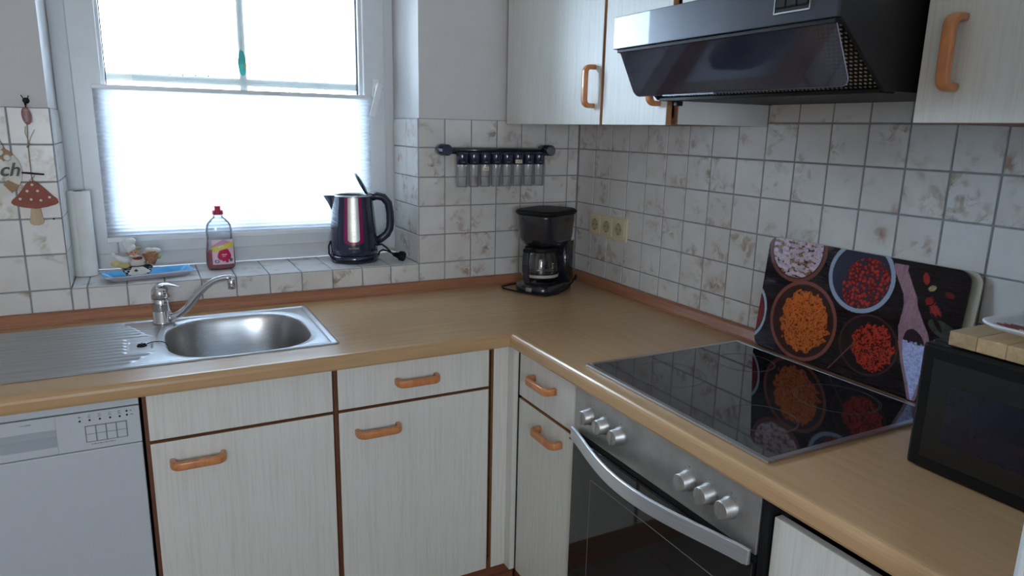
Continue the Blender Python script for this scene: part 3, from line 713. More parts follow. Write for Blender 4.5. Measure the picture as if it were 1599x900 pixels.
for i, y in enumerate((-1.026, -1.086, -1.148, -1.376, -1.434, -1.490)):
    kz = 0.798
    kb = MB().lathe([(0.021, 0), (0.021, -0.004), (0.0185, -0.006), (0.0175, -0.024), (0.0160, -0.0255)], (OX, y, kz), 28, axis='x', cap0=False)
    kb.box(OX-0.0295, OX-0.0235, y-0.0028, y+0.0028, kz-0.0155, kz+0.0155)
    kk = kb.build('knob', 'ovensteel', ov)
    a = 0
    MB().box(OX-0.0003, OX, y-0.002, y+0.002, kz+0.0275, kz+0.0305).box(OX-0.0003, OX, y+0.010, y+0.0125, kz+0.0225, kz+0.0245).box(OX-0.0003, OX, y-0.0125, y-0.010, kz+0.0225, kz+0.0245).build('printed_mark', 'line', ov)
# black strip that puts in the shade of the gap between oven and cabinet
o = MB().box(-0.597, -0.560, -1.5765, -1.5605, 0.142, 0.857).build('gap_shade_strip', 'black', bevel=0.001); tag(o, 'dark upright strip standing in for the shaded gap between the oven and the cabinet on its right', 'panel')

# ------------------------------------------------------------------ wall cabinets
XF = -0.330
c = thing('wall_cabinet', 'white wall cabinet in the corner with two doors, left of the hood', 'cabinet', (-0.15, -0.47, 1.495))
mb = MB(); mb.box(-0.312, -0.001, -0.930, -0.914, 1.493, 2.20, 1, 0, ('-y', 'b')).box(-0.312, -0.001, -0.018, -0.002, 1.493, 2.2).box(-0.312, -0.001, -0.914, -0.018, 1.493, 1.509, 0).box(-0.312, -0.001, -0.914, -0.018, 2.184, 2.2).box(-0.012, -0.001, -0.914, -0.018, 1.509, 2.184)
mb.build('carcass', ['brown', 'front_b'], c)
front_x(c, 'door', -0.613, -0.024, 1.490, 2.198, -0.573, 1.598, XF, True, 0.108)
front_x(c, 'door', -0.906, -0.625, 1.490, 2.198, -0.872, 1.598, XF, True, 0.108)
c = thing('wall_cabinet', 'short white wall cabinet above the black cooker hood', 'cabinet', (-0.15, -1.23, 1.727))
MB().box(-0.312, -0.001, -1.534, -0.932, 1.735, 2.20).build('carcass', 'brown', c)
front_x(c, 'door', -1.528, -0.938, 1.738, 2.198, xf=XF)
c = thing('wall_cabinet', 'white wall cabinet right of the hood above the microwave', 'cabinet', (-0.15, -1.77, 1.495))
MB().box(-0.312, -0.001, -1.995, -1.5565, 1.497, 2.20).build('carcass', 'brown', c)
front_x(c, 'door', -1.990, -1.5585, 1.497, 2.198, -1.618, 1.6075, XF, True, 0.108)

# ------------------------------------------------------------------ hood
hd = thing('cooker_hood', 'black cooker hood with smoked flip visor above the hob', 'hood', (-0.25, -1.235, 1.55))
hy0, hy1 = -1.536, -0.934
prof_side = [(-0.510, 1.6565), (-0.516, 1.6565), (-0.516, 1.726), (-0.002, 1.726), (-0.002, 1.549), (-0.384, 1.549)]
MB().prism(prof_side, 'y', hy0, hy0+0.008).build('side_panel', 'hoodside', hd)
MB().prism(prof_side, 'y', hy1-0.008, hy1).build('side_panel', 'hoodside', hd)
MB().box(-0.5225, -0.514, hy0, hy1, 1.6565, 1.7265).build('front_panel', 'darkmetal', hd, bevel=0.0015)
MB().box(-0.514, -0.002, hy0+0.008, hy1-0.008, 1.715, 1.726).box(-0.02, -0.002, hy0+0.008, hy1-0.008, 1.55, 1.715).box(-0.360, -0.020, hy0+0.008, hy1-0.008, 1.549, 1.554).build('housing', 'black', hd)
lip = MB(); lip.box(-0.385, -0.345, hy0+0.008, hy1-0.008, 1.546, 1.5535).box(-0.516, -0.500, hy0+0.008, hy1-0.008, 1.6490, 1.6562)
lip.build('bottom_rail', 'black', hd, bevel=0.001)
# slanted filter with raised diamond mesh
fa = Vector((-0.497, 0, 1.6505)); fb = Vector((-0.372, 0, 1.5545)); fd = (fb-fa); fl = fd.length; fd.normalize(); fn = Vector((-fd.z, 0, fd.x)); fn = -fn if fn.z > 0 else fn
fm = MB(); fm.add([fa+Vector((0,hy0+0.009,0)), fb+Vector((0,hy0+0.009,0)), fb+Vector((0,hy1-0.009,0)), fa+Vector((0,hy1-0.009,0))], [(0,1,2,3)])
flt = fm.build('grease_filter', 'black', hd)
ds = MB(); nu = 17; nv = 60
for i in range(nu):
    for j in range(nv):
        c_ = fa+fd*(fl*(i+0.5)/nu)+Vector((0, hy0+0.012+(hy1-hy0-0.024)*(j+0.5*(i % 2)+0.25)/nv, 0))
        a_, b_ = fd*0.0030, Vector((0, 0.0036, 0))
        ds.add([c_-a_+fn*0.0004, c_-b_+fn*0.0004, c_+a_+fn*0.0004, c_+b_+fn*0.0004, c_+fn*0.0018], [(0,1,4),(1,2,4),(2,3,4),(3,0,4)])
q_ = ds.build('filter_mesh', 'gold', flt, fix=False); q_['kind'] = 'stuff'
# visor: rounded transparent sheet
va = Vector((-0.511, 0, 1.6515)); vb = Vector((-0.461, 0, 1.5535)); vd = (vb-va); vl = vd.length; vd.normalize(); vn = Vector((-vd.z, 0, vd.x))
pl = []; y0_, y1_, r_ = hy0+0.010, hy1-0.012, 0.016
pl += [(0, y0_), (0, y1_)]
for k in range(7): a = PI/2*k/6; pl.append((vl-r_+r_*math.sin(a), y1_-r_+r_*math.cos(a)))
for k in range(7): a = PI/2*k/6; pl.append((vl-r_+r_*math.cos(a), y0_+r_-r_*math.sin(a)))
vm = MB(); n = len(pl); vv = []
for off_ in (0.0, 0.0025):
    for s_, y in pl: p = va+vd*s_+vn*off_; vv.append((p.x, y, p.z))
vm.add(vv, [tuple(range(n))[::-1], tuple(range(n, 2*n))]+[(i, (i+1) % n, n+(i+1) % n, n+i) for i in range(n)])
vs = vm.build('visor', 'visor', hd)
ed = MB(); ring = [va+vd*s_+vn*0.0012 for s_, y in pl]; pts3 = [(p.x, y, p.z) for p, (s_, y) in zip(ring, pl)]
ed.tube(pts3+[pts3[0]], 0.0011, 6); ed.build('visor_edge', plain('visor_edge_plastic', (0.22, 0.22, 0.28), 0.25), vs)
MB().tube([(-0.509, hy0+0.012, 1.6528), (-0.509, hy1-0.012, 1.6528)], 0.0022, 8).build('hinge_rod', 'steel', vs)
MB().box(-0.463, -0.456, -1.21, -1.05, 1.5515, 1.5545).build('visor_grip', plain('visor_grip_plastic', (0.12, 0.12, 0.2), 0.3), vs)
MB().box(-0.350, -0.332, -0.968, -0.955, 1.536, 1.549).build('filter_catch', 'black', hd, bevel=0.001)
sw = MB().box(-0.5245, -0.5225, -1.482, -1.410, 1.676, 1.712).build('switch_panel', 'black', hd, bevel=0.001)
fr2 = MB(); 
for a_, b_, c_, d_ in ((-1.484, -1.408, 1.6735, 1.676), (-1.484, -1.408, 1.712, 1.7145), (-1.484, -1.482, 1.676, 1.712), (-1.410, -1.408, 1.676, 1.712)): fr2.box(-0.5255, -0.5225, a_, b_, c_, d_)
fr2.build('switch_frame', 'steel', sw)
for k in range(3): MB().prism([(-0.5245, 1.681), (-0.5285, 1.684), (-0.5260, 1.709), (-0.5245, 1.709)], 'y', -1.479+k*0.023, -1.459+k*0.023).build('rocker_switch', 'hoodside', sw, bevel=0.0008, seg=1)
lg = MB()
for k in range(6): lg.box(-0.5229, -0.5225, -0.980-0.0062*k-0.0046, -0.980-0.0062*k, 1.681, 1.6855)
lg.build('printed_logo', 'steel', hd)

# ------------------------------------------------------------------ socket strip
ss = thing('socket_strip', 'ivory triple wall socket on the tiles right of the coffee maker', 'socket', (0, -0.225, 1.13))
MB().box(-0.009, -0.0005, -0.342, -0.108, 1.088, 1.171).build('frame', 'ivory', ss, bevel=0.002)
for y in (-0.150, -0.225, -0.300):
    s_ = MB().box(-0.0115, -0.009, y-0.0325, y+0.0325, 1.0975, 1.1625).build('socket', 'ivory', ss, bevel=0.0015)
    MB().lathe([(0.0215, -0.0012), (0.0215, -0.0130), (0.0198, -0.0130), (0.0190, -0.0118)], (0, y, 1.130), 28, axis='x').build('well', 'ivory_d', s_)
    MB().lathe([(0.0026, -0.0121), (0.0026, -0.0113)], (0, y-0.0095, 1.130), 10, axis='x').lathe([(0.0026, -0.0121), (0.0026, -0.0113)], (0, y+0.0095, 1.130), 10, axis='x').box(-0.0131, -0.0115, y-0.004, y+0.004, 1.1478, 1.1505).box(-0.0131, -0.0115, y-0.004, y+0.004, 1.1095, 1.1122).build('contacts', 'black', s_)

# ------------------------------------------------------------------ spice rack
rk = thing('spice_rack', 'black wall rail with round end knobs holding spice tubes', 'rack', (-0.36, 0, 1.40))
rz = 1.398
MB().tube([(-0.585, -0.046, rz), (-0.155, -0.046, rz)], 0.0065, 14).box(-0.560, -0.180, -0.0450, -0.034, rz-0.014, rz+0.007).build('rail', 'blackgloss', rk)
for x in (-0.576, -0.164):
    MB().lathe([(0.0205, -0.001), (0.0205, -0.032), (0.0195, -0.033), (0.0195, -0.066), (0.0170, -0.069)], (x, 0, rz), 26, axis='y').build('end_knob', 'navy', rk)
JX = [-0.5205+0.0437*k for k in range(8)]
jl = ['first from the left', 'second from the left', 'third from left, pale label on glass', 'fourth from the left', 'fifth from the left', 'sixth from left, pale label on cap', 'seventh from the left', 'eighth, at the right end']
marks = [3, 3, 3, 4, 4, 0, 3, 3]
for k, x in enumerate(JX):
    j = thing('spice_jar', 'spice tube with black cap on the rail, '+jl[k], 'jar', (x, -0.048, 1.27), 'spice tubes hanging from the rail')
    yc = -0.066
    MB().lathe([(0.0205, 1.349), (0.0214, 1.350), (0.0214, 1.382), (0.0205, 1.3885), (0.012, 1.390)], (x, yc, 0), 24).build('cap', 'navy', j)
    MB().lathe([(0.018, 1.272), (0.0200, 1.2735), (0.0200, 1.349)], (x, yc, 0), 24, cap1=False).build('glass_tube', 'jar', j)
    if k in (2, 5):
        zc = 1.335 if k == 2 else 1.360; R = []; rr = 0.0204 if k == 2 else 0.0219
        for i in range(9):
            a = -PI/2-0.25+(-0.62+1.24*i/8); R.append([(x+rr*math.cos(a), yc+rr*math.sin(a), zc-0.0065), (x+rr*math.cos(a), yc+rr*math.sin(a), zc+0.0065)])
        lb = MB().rings(R, closed=False, cap0=False, cap1=False).build('label', 'label', j)
        l2 = MB()
        for zq in (-0.002, 0.0012): l2.box(x-0.012, x+0.003, yc-rr-0.0004, yc-rr, zc+zq-0.0006, zc+zq+0.0006)
        l2.build('lettering', 'line', lb)
    if k != 5:
        tx = MB(); w_ = 0.0036
        for i in range(marks[k]):
            xx = x-0.004-w_*marks[k]/2+i*w_; tx.box(xx, xx+0.0007, yc-0.0219, yc-0.0210, 1.3555, 1.3605).box(xx, xx+0.0024, yc-0.0219, yc-0.0210, 1.3575+0.001*(i % 2), 1.3583+0.001*(i % 2))
        tx.build('lettering', plain('faded_lettering', (0.25, 0.25, 0.28), 0.6), j)

# ------------------------------------------------------------------ coffee maker (local frame, front = -Y)
cm = thing('coffee_maker', 'black drip coffee maker with glass carafe standing in the worktop corner', 'coffee maker', (-0.234, -0.163, 0.9005), rotz=math.radians(-62), local=True)
def rsec(cx, cy, hw, hd_, r, n=6):
    pts = []
    for (sx, sy, a0) in ((1,1,0),(-1,1,PI/2),(-1,-1,PI),(1,-1,3*PI/2)):
        for k in range(n+1):
            a = a0+PI/2*k/n; pts.append((cx+sx*(hw-r)+r*math.cos(a), cy+sy*(hd_-r)+r*math.sin(a)))
    return pts
def loft(mb, secs, mi=0): return mb.rings([[(x, y, z) for x, y in s_] for z, s_ in secs], mi)
b_ = MB(); loft(b_, [(0.0, rsec(0, 0, 0.073, 0.100, 0.045)), (0.004, rsec(0, 0, 0.076, 0.103, 0.047)), (0.026, rsec(0, 0, 0.075, 0.102, 0.047)), (0.031, rsec(0, 0, 0.070, 0.097, 0.044))])
b_.build('base', 'blackgloss', cm)
MB().lathe([(0.055, 0.031), (0.055, 0.034), (0.05, 0.035)], (0, -0.028, 0), 30).build('hot_plate', 'black', cm)
cl = MB(); loft(cl, [(0.028, rsec(0, 0.073, 0.072, 0.030, 0.022)), (0.10, rsec(0, 0.073, 0.070, 0.030, 0.022)), (0.18, rsec(0, 0.068, 0.070, 0.036, 0.022))]); cl.build('column', 'blackgloss', cm)
tk = MB(); loft(tk, [(0.172, rsec(0, 0.010, 0.066, 0.092, 0.05)), (0.195, rsec(0, 0.006, 0.075, 0.101, 0.055)), (0.27, rsec(0, 0.004, 0.080, 0.106, 0.055)), (0.282, rsec(0, 0.004, 0.081, 0.107, 0.055))]); tk.build('filter_housing', 'blackgloss', cm)
ld_ = MB(); loft(ld_, [(0.2825, rsec(0, 0.004, 0.085, 0.111, 0.056)), (0.289, rsec(0, 0.004, 0.086, 0.112, 0.056)), (0.296, rsec(0, 0.004, 0.078, 0.104, 0.05))]); ld_.build('lid', 'black', cm)
cf = MB().lathe([(0.050, 0.036), (0.062, 0.044), (0.066, 0.064), (0.065, 0.095), (0.060, 0.125), (0.054, 0.148)], (0, -0.028, 0), 36, cap1=False).build('carafe', 'carafe', cm)
MB().lathe([(0.0545, 0.146), (0.060, 0.149), (0.058, 0.162), (0.030, 0.168)], (0, -0.028, 0), 32).box(-0.014, 0.014, -0.125, -0.070, 0.150, 0.164).build('carafe_lid', 'black', cf, bevel=0.003)
hh = MB(); hh.tube([(0, -0.080, 0.157), (0, -0.108, 0.159), (0, -0.124, 0.148), (0, -0.126, 0.11), (0, -0.120, 0.06), (0, -0.110, 0.042)], 0, sect=[(-0.012,-0.006),(0.012,-0.006),(0.012,0.006),(-0.012,0.006)])
hh.build('carafe_handle', 'blackgloss', cf, bevel=0.003)
MB().lathe([(0.0664, 0.058), (0.0668, 0.0635), (0.0664, 0.068)], (0, -0.028, 0), 36, cap0=False, cap1=False).build('carafe_band', plain('worn_white_scale', (0.4, 0.4, 0.38), 0.5), cf)
sm = MB()
for k in range(5): sm.box(0.0575, 0.0625, -0.046, -0.036+0.002*(k % 2), 0.074+0.0085*k, 0.0752+0.0085*k)
sm.build('scale_marks', 'cream', cf)
MB().box(-0.012, 0.012, -0.1045, -0.1005, 0.008, 0.022).build('switch', 'steel', cm, bevel=0.001)
cb = MB(); cb.tube([(-0.03, 0.098, 0.02), (-0.06, 0.103, 0.006), (-0.095, 0.085, 0.0045), (-0.108, 0.03, 0.0045), (-0.128, -0.03, 0.0045), (-0.134, -0.075, 0.0045), (-0.112, -0.100, 0.0045), (-0.075, -0.106, 0.0045), (-0.02, -0.112, 0.0045), (0.04, -0.110, 0.0045), (0.072, -0.102, 0.0045), (0.086, -0.06, 0.0045), (0.090, 0.0, 0.010), (0.092, 0.05, 0.032), (0.090, 0.075, 0.052), (0.084, 0.090, 0.050), (0.080, 0.092, 0.030)], 0.0032, 8)
cb.build('power_cord', 'black', cm)

# ------------------------------------------------------------------ kettle (local frame)
kt = thing('kettle', 'dark navy electric kettle with open lid and magenta framed silver stripe on the sill', 'kettle', (-0.852, 0.145, 0.9972), rotz=-0.26, local=True)
MB().lathe([(0.082, 0.0), (0.086, 0.004), (0.086, 0.020), (0.083, 0.026)], n=44).build('power_base', 'navy', kt)
def kr(z): return float(np.interp(z, [0.02, 0.06, 0.12, 0.18, 0.235], [0.0845, 0.084, 0.080, 0.0745, 0.0685]))
bd = MB().lathe([(0.080, 0.0265)]+[(kr(z), z) for z in np.linspace(0.030, 0.232, 14)], n=44, cap1=False)
bd.lathe([(0.066, 0.232), (0.060, 0.228), (0.058, 0.12), (0.02, 0.12)], n=44, cap0=False)
bdy = bd.build('body', 'navy', kt)
MB().lathe([(0.0687, 0.2325), (0.0687, 0.237), (0.064, 0.238), (0.0625, 0.232)], n=44, cap0=False, cap1=False).build('rim', 'steel', kt)
sp_ = MB(); R = []
for (x0, hw, z0, z1) in ((-0.055, 0.034, 0.13, 0.236), (-0.075, 0.026, 0.160, 0.236), (-0.092, 0.014, 0.200, 0.235), (-0.102, 0.006, 0.222, 0.234)):
    R.append([(x0, -hw, z1), (x0, hw, z1), (x0+0.004, hw*0.5, (z0+z1)/2), (x0+0.008, 0, z0), (x0+0.004, -hw*0.5, (z0+z1)/2)])
sp_.rings(R, smooth=False).build('spout', 'navy', kt, bevel=0.003)
def arc_panel(name, a0, a1, z0, z1, off_, mat, rnd):
    P = np.zeros((25, 13, 3))
    for i in range(25):
        z = z0+(z1-z0)*i/24; sh = 1.0
        if z-z0 < rnd: q = 1-(z-z0)/rnd; sh = 1-(1-math.sqrt(max(0, 1-q*q)))*0.35
        for j in range(13):
            a = -PI/2+(a0+a1)/2+((a1-a0)/2*sh)*(j/6-1); r = kr(z)+off_; P[i, j] = (r*math.cos(a), r*math.sin(a), z)
    return MB().grid(P).build(name, mat, kt, fix=False)
arc_panel('stripe_frame', -0.42, 0.42, 0.070, 0.231, 0.0012, 'magenta', 0.012)
arc_panel('stripe', -0.25, 0.25, 0.078, 0.231, 0.0024, plain('brushed_silver', (0.55, 0.53, 0.48), 0.35, 0.85), 0.010)
sc_ = MB()
for k in range(7):
    z = 0.098+k*0.0155; r = kr(z)+0.0030; a = -PI/2+0.02
    sc_.box(r*math.cos(a)-0.004-0.002*(k % 2), r*math.cos(a)+0.004, r*math.sin(a)-0.0002, r*math.sin(a)+0.0012, z-0.0005, z+0.0005)
sc_.build('level_marks', 'line', kt)
text_part('CLATRONIC', 0.0065, 'lettering', 'greyrim', kt, frame_mtx((0, -0.0858, 0.056), (1,0,0), (0,0,1), kt))
hl = MB(); R = []
for p, wd in (((0.058, 0, 0.226), 0.016), ((0.085, 0, 0.232), 0.016), ((0.107, 0, 0.227), 0.015), ((0.124, 0, 0.207), 0.014), ((0.130, 0, 0.175), 0.013), ((0.131, 0, 0.140), 0.013), ((0.128, 0, 0.114), 0.013), ((0.117, 0, 0.094), 0.012), ((0.099, 0, 0.080), 0.011), ((0.078, 0, 0.066), 0.010)): R.append((p, wd))
pts = [Vector(p) for p, _ in R]; rg = []
for i, (p, wd) in enumerate(R):
    t_ = (pts[min(len(pts)-1, i+1)]-pts[max(0, i-1)]).normalized(); nn = t_.cross(Vector((0,1,0)))
    rg.append([tuple(pts[i]+Vector((0,1,0))*wd*math.cos(2*PI*k/16)+nn*0.0145*math.sin(2*PI*k/16)) for k in range(16)])
hl.rings(rg).build('handle', 'navy', kt)
# open lid hinged by the handle, leaning back over the mouth
lid = MB(); R = []
hinge = Vector((0.052, 0, 0.238)); ld_d = Vector((-0.48, 0, 0.86)).normalized(); ln = Vector((0.86, 0, 0.48)).normalized(); cen = hinge+ld_d*0.043
for r, t_ in ((0.030, -0.006), (0.043, -0.005), (0.046, 0.0), (0.043, 0.004), (0.02, 0.007)):
    R.append([tuple(cen+ld_d*r*0.95*math.cos(2*PI*k/28)+Vector((0,1,0))*r*1.1*math.sin(2*PI*k/28)+ln*t_) for k in range(28)])
lid.rings(R); lid.tube([hinge+Vector((0.002,-0.018,0)), hinge+Vector((0.002,0.018,0))], 0.006, 12).build('lid', 'navy', kt)
cd = MB().tube([(0.078, -0.012, 0.055), (0.098, -0.020, 0.060), (0.115, -0.024, 0.047), (0.130, -0.028, 0.031), (0.142, -0.032, 0.020)], 0.0032, 8)
cd.tube([(0.082, -0.005, 0.008), (0.090, 0.0, 0.030), (0.102, 0.0, 0.036), (0.116, -0.01, 0.034), (0.128, -0.024, 0.031)], 0.0032, 8)
cd.tube([(-0.080, -0.022, 0.075), (-0.088, -0.02, 0.055), (-0.087, -0.03, 0.030), (-0.070, -0.056, 0.010), (-0.03, -0.0855, 0.010), (0.02, -0.089, 0.011), (0.065, -0.063, 0.014)], 0.0030, 8)
cd.build('power_cord', 'black', kt)
pg = MB(); rg = []
d_ = Vector((0.70, -0.36, -0.10)).normalized(); s0 = Vector((0.138, -0.031, 0.024)); u_ = d_.cross(Vector((0,0,1))).normalized(); v_ = u_.cross(d_)
for t_, r in ((0, 0.006), (0.012, 0.009), (0.020, 0.012), (0.026, 0.0175), (0.040, 0.018), (0.043, 0.016)): rg.append([tuple(s0+d_*t_+u_*r*math.cos(2*PI*k/18)+v_*r*math.sin(2*PI*k/18)) for k in range(18)])
pg.rings(rg)
plug = pg.build('plug', 'black', kt)

# ------------------------------------------------------------------ dish soap bottle
db = thing('soap_bottle', 'clear dish soap bottle, a third full of red liquid, red cap, on the sill', 'bottle', (-1.300, 0.155, 0.9972))
bx_, by_ = -1.300, 0.155; z0 = 0.9972
def bprof(z): return float(np.interp(z, [0, 0.006, 0.02, 0.06, 0.10, 0.130, 0.150, 0.164, 0.172, 0.180], [0.036, 0.043, 0.0455, 0.0445, 0.0395, 0.041, 0.037, 0.026, 0.016, 0.014]))
zs_ = [0, 0.003, 0.006, 0.012, 0.02, 0.03, 0.04, 0.05, 0.058, 0.07, 0.08, 0.09, 0.10, 0.11, 0.12, 0.13, 0.14, 0.15, 0.157, 0.164, 0.168, 0.172, 0.176, 0.180]
def oval(z, s_=1.0, n=40): 
    r = bprof(z)*s_; return [(bx_+r*math.copysign(abs(math.cos(2*PI*k/n))**0.8, math.cos(2*PI*k/n)), by_+r*(0.62 if z < 0.16 else 0.62+0.38*(z-0.16)/0.02)*math.copysign(abs(math.sin(2*PI*k/n))**0.8, math.sin(2*PI*k/n)), z0+z) for k in range(n)]
MB().rings([oval(z) for z in zs_], cap1=False).build('shell', 'clear', db)
MB().rings([oval(z, 0.97) for z in zs_[1:9]]+[oval(0.060, 0.97)]).build('liquid', 'liquid', db)
MB().lathe([(0.0165, 0.181), (0.0175, 0.182), (0.0170, 0.194), (0.010, 0.196), (0.0095, 0.205), (0.0105, 0.206), (0.0100, 0.209)], (bx_, by_, z0), 26).build('cap', 'red', db)
nu, nv = 60, 76; P = np.zeros((nu, nv, 3)); Cc = np.zeros((nu, nv, 3))
for i in range(nu):
    for j in range(nv):
        z = 0.018+0.082*j/(nv-1); s_ = i/(nu-1)*2-1; r = bprof(z)+0.0008
        xx = (0.006+s_*0.0335); yy = -r*0.62*(max(0.02, 1-(abs(xx)/r)**2.5))**(1/2.5)
        P[i, j] = (bx_+xx, by_+yy, z0+z)
        u = s_; v = j/(nv-1); col = (0.72, 0.50, 0.58)
        band = v-0.70-0.10*u
        if band > 0.10: col = (0.60, 0.30, 0.42) if abs(u-0.1) < 0.85*(1-v)/0.2+0.1 else (0.72, 0.6, 0.62)
        if abs(band) < 0.10: col = (0.72, 0.58, 0.08)
        rr_ = math.hypot((u-0.1)/0.62, (v-0.38)/0.26)+0.07*math.sin(7*math.atan2(v-0.38, u-0.1))
        if band < -0.10 and rr_ < 1: col = (0.50, 0.01, 0.07)
        if rr_ < 0.6 and abs(v-0.40) < 0.016 and abs(u-0.1) < 0.25: col = (0.8, 0.5, 0.5)
        if rr_ < 0.6 and abs(v-0.33) < 0.013 and abs(u-0.05) < 0.16: col = (0.8, 0.5, 0.5)
        if math.hypot((u+0.6)/0.22, (v-0.13)/0.07) < 1 and math.hypot((u+0.6)/0.12, (v-0.13)/0.04) > 1: col = (0.05, 0.08, 0.35)
        if math.hypot((u-0.7)/0.17, (v-0.17)/0.075) < 1: col = (0.06, 0.14, 0.10)
        if abs(u-0.35) < 0.13 and abs(v-0.12) < 0.05: col = (0.30, 0.02, 0.10)
        Cc[i, j] = col
lbl = MB().grid(P).build('label', 'labelprint', db, color=Cc, fix=False)
text_part('W5', 0.013, 'lettering', 'white', lbl, frame_mtx((bx_+0.000, by_-0.0288, z0+0.0765), (0.99, 0, 0.12), (-0.12, 0, 0.99), lbl), 0.0004)

# ------------------------------------------------------------------ paper roll
pr_ = thing('paper_roll', 'tall slim roll of white paper standing at the left end of the sill', 'roll', (-1.686, 0.215, 0.9972))
px_, py_ = -1.689, 0.190
prof = [(0.030, 0.9975), (0.0315, 0.999), (0.0318, 1.03), (0.0312, 1.13), (0.0316, 1.20), (0.0312, 1.258), (0.0305, 1.260), (0.014, 1.260), (0.0135, 1.240)]
MB().lathe(prof, (px_, py_, 0), 36).build('paper', 'paper', pr_)
MB().lathe([(0.0137, 1.2605), (0.0120, 1.2610), (0.0118, 1.242)], (px_, py_, 0), 24, cap0=False).build('core', 'card', pr_)
P = np.zeros((2, 8, 3))
for j in range(8):
    a = -PI*0.62-j*0.09; r = 0.0322+0.0006*j; P[0, j] = (px_+r*math.cos(a), py_+r*math.sin(a), 0.9985); P[1, j] = (px_+(r+0.001)*math.cos(a), py_+(r+0.001)*math.sin(a), 1.262)
MB().grid(P).build('loose_sheet', 'paper', pr_, fix=False)

# ------------------------------------------------------------------ blue tray and chef figurine
tr = thing('tray', 'small sky blue rectangular tray on the window sill under the figurine', 'tray', (-1.518, 0.088, 0.9975), rotz=0.18, local=True)
tm = MB()
def rr2(hw, hd_, z): return [(x, y, z) for x, y in rsec(0, 0, hw, hd_, 0.008, 3)]
tm.rings([rr2(0.100, 0.030, 0.0), rr2(0.128, 0.050, 0.016), rr2(0.128, 0.050, 0.019)], 1, smooth=False, cap1=False)
tm.rings([rr2(0.128, 0.050, 0.019), rr2(0.124, 0.046, 0.019), rr2(0.099, 0.029, 0.003)], 0, smooth=False, cap0=False)
tm.build('tray_body', ['blue', 'greyrim'], tr)
fg = thing('chef_figurine', 'small ceramic chef figurine with white hat, wicker basket and checkered apron on the tray', 'figurine', (-1.547, 0.090, 1.0007), rotz=0.05, local=True)
b_ = MB(); b_.lathe([(0.020, 0.0), (0.030, 0.004), (0.040, 0.018), (0.043, 0.030), (0.036, 0.036), (0.02, 0.038)], (0, 0, 0), 24, sy=0.75, cap0=True)
base_ = b_.build('trousers', 'navyflat', fg)
ck = MB()
for i in range(24):
    for k in range(4):
        if (i+k) % 2: continue
        a0_ = 2*PI*i/24; a1_ = 2*PI*(i+1)/24; za, zb = 0.006+0.0065*k, 0.006+0.0065*(k+1)
        def rz_(z): return float(np.interp(z, [0.004, 0.018, 0.030, 0.036], [0.0306, 0.0408, 0.0438, 0.037]))
        ck.add([(rz_(za)*math.cos(a0_), 0.75*rz_(za)*math.sin(a0_), za), (rz_(za)*math.cos(a1_), 0.75*rz_(za)*math.sin(a1_), za), (rz_(zb)*math.cos(a1_), 0.75*rz_(zb)*math.sin(a1_), zb), (rz_(zb)*math.cos(a0_), 0.75*rz_(zb)*math.sin(a0_), zb)], [(0,1,2,3)])
ck.build('white_checks', 'cream', base_, fix=False)
ap = MB()
ap.add([(-0.016,-0.030,0.036), (0.014,-0.030,0.036), (0.034,-0.033,0.022), (-0.002,-0.041,0.006), (-0.028,-0.036,0.016), (0.0,-0.036,0.030)], [(0,5,4),(0,1,5),(1,2,5),(2,3,5),(3,4,5)])
ap.ball((0, -0.002, 0.045), 0.021, 14, sc=(1.15, 0.9, 1.0)); ap.build('coat', 'cream', fg)
MB().prism([(-0.012, 0.026), (-0.006, 0.022), (0.0, 0.026), (-0.006, 0.031)], 'y', -0.0385, -0.0355).build('badge', 'navyflat', fg)
MB().ball((0.002, -0.012, 0.060), 0.012, 12, sc=(1.2, 0.9, 0.45)).build('scarf', 'scarf', fg)
hd2 = MB().ball((-0.008, -0.012, 0.076), 0.0155, 16, sc=(1.05, 1, 1)).ball((-0.008, -0.028, 0.075), 0.0042, 10).ball((0.008, -0.014, 0.076), 0.004, 8).ball((-0.024, -0.012, 0.078), 0.004, 8).build('head', 'skin', fg)
MB().ball((-0.014, -0.0265, 0.0705), 0.006, 10, sc=(1.3, 0.6, 0.6)).ball((-0.002, -0.0265, 0.0700), 0.006, 10, sc=(1.3, 0.6, 0.6)).build('moustache', 'cream', hd2)
MB().ball((-0.013, -0.0262, 0.081), 0.0016, 8).ball((-0.003, -0.0262, 0.0805), 0.0016, 8).build('eyes', 'black', hd2)
ht = MB().tube([(-0.010, -0.010, 0.084), (-0.015, -0.008, 0.094), (-0.020, -0.006, 0.102)], [0.0155, 0.0145, 0.016], 16).ball((-0.026, -0.006, 0.107), 0.013, 12).ball((-0.010, -0.006, 0.112), 0.0125, 12).ball((-0.018, -0.012, 0.112), 0.012, 12)
ht.build('chef_hat', 'white', fg)
ar = MB().tube([(-0.018, -0.006, 0.058), (-0.034, -0.014, 0.056), (-0.048, -0.016, 0.062), (-0.060, -0.014, 0.072)], [0.010, 0.010, 0.009, 0.006], 12).ball((-0.063, -0.014, 0.076), 0.007, 10)
ar.tube([(0.018, -0.004, 0.058), (0.028, -0.014, 0.052), (0.034, -0.022, 0.048)], [0.010, 0.009, 0.007], 12).build('sleeves', 'white', fg)
MB().ball((-0.050, -0.010, 0.046), 0.014, 14, sc=(1.6, 0.8, 0.8)).ball((-0.036, -0.018, 0.040), 0.012, 12, sc=(1.5, 0.8, 0.7)).build('bread', 'bread', fg)
bk = MB().tube([(0.034, -0.010, 0.042), (0.039, -0.010, 0.062), (0.036, -0.010, 0.078)], [0.016, 0.021, 0.022], 18).build('basket', 'basket', fg)
MB().ball((0.052, -0.010, 0.080), 0.013, 12, sc=(1.3, 1, 0.7)).ball((0.036, -0.012, 0.084), 0.010, 12, sc=(1.2, 1, 0.7)).build('dough', 'cream', bk)
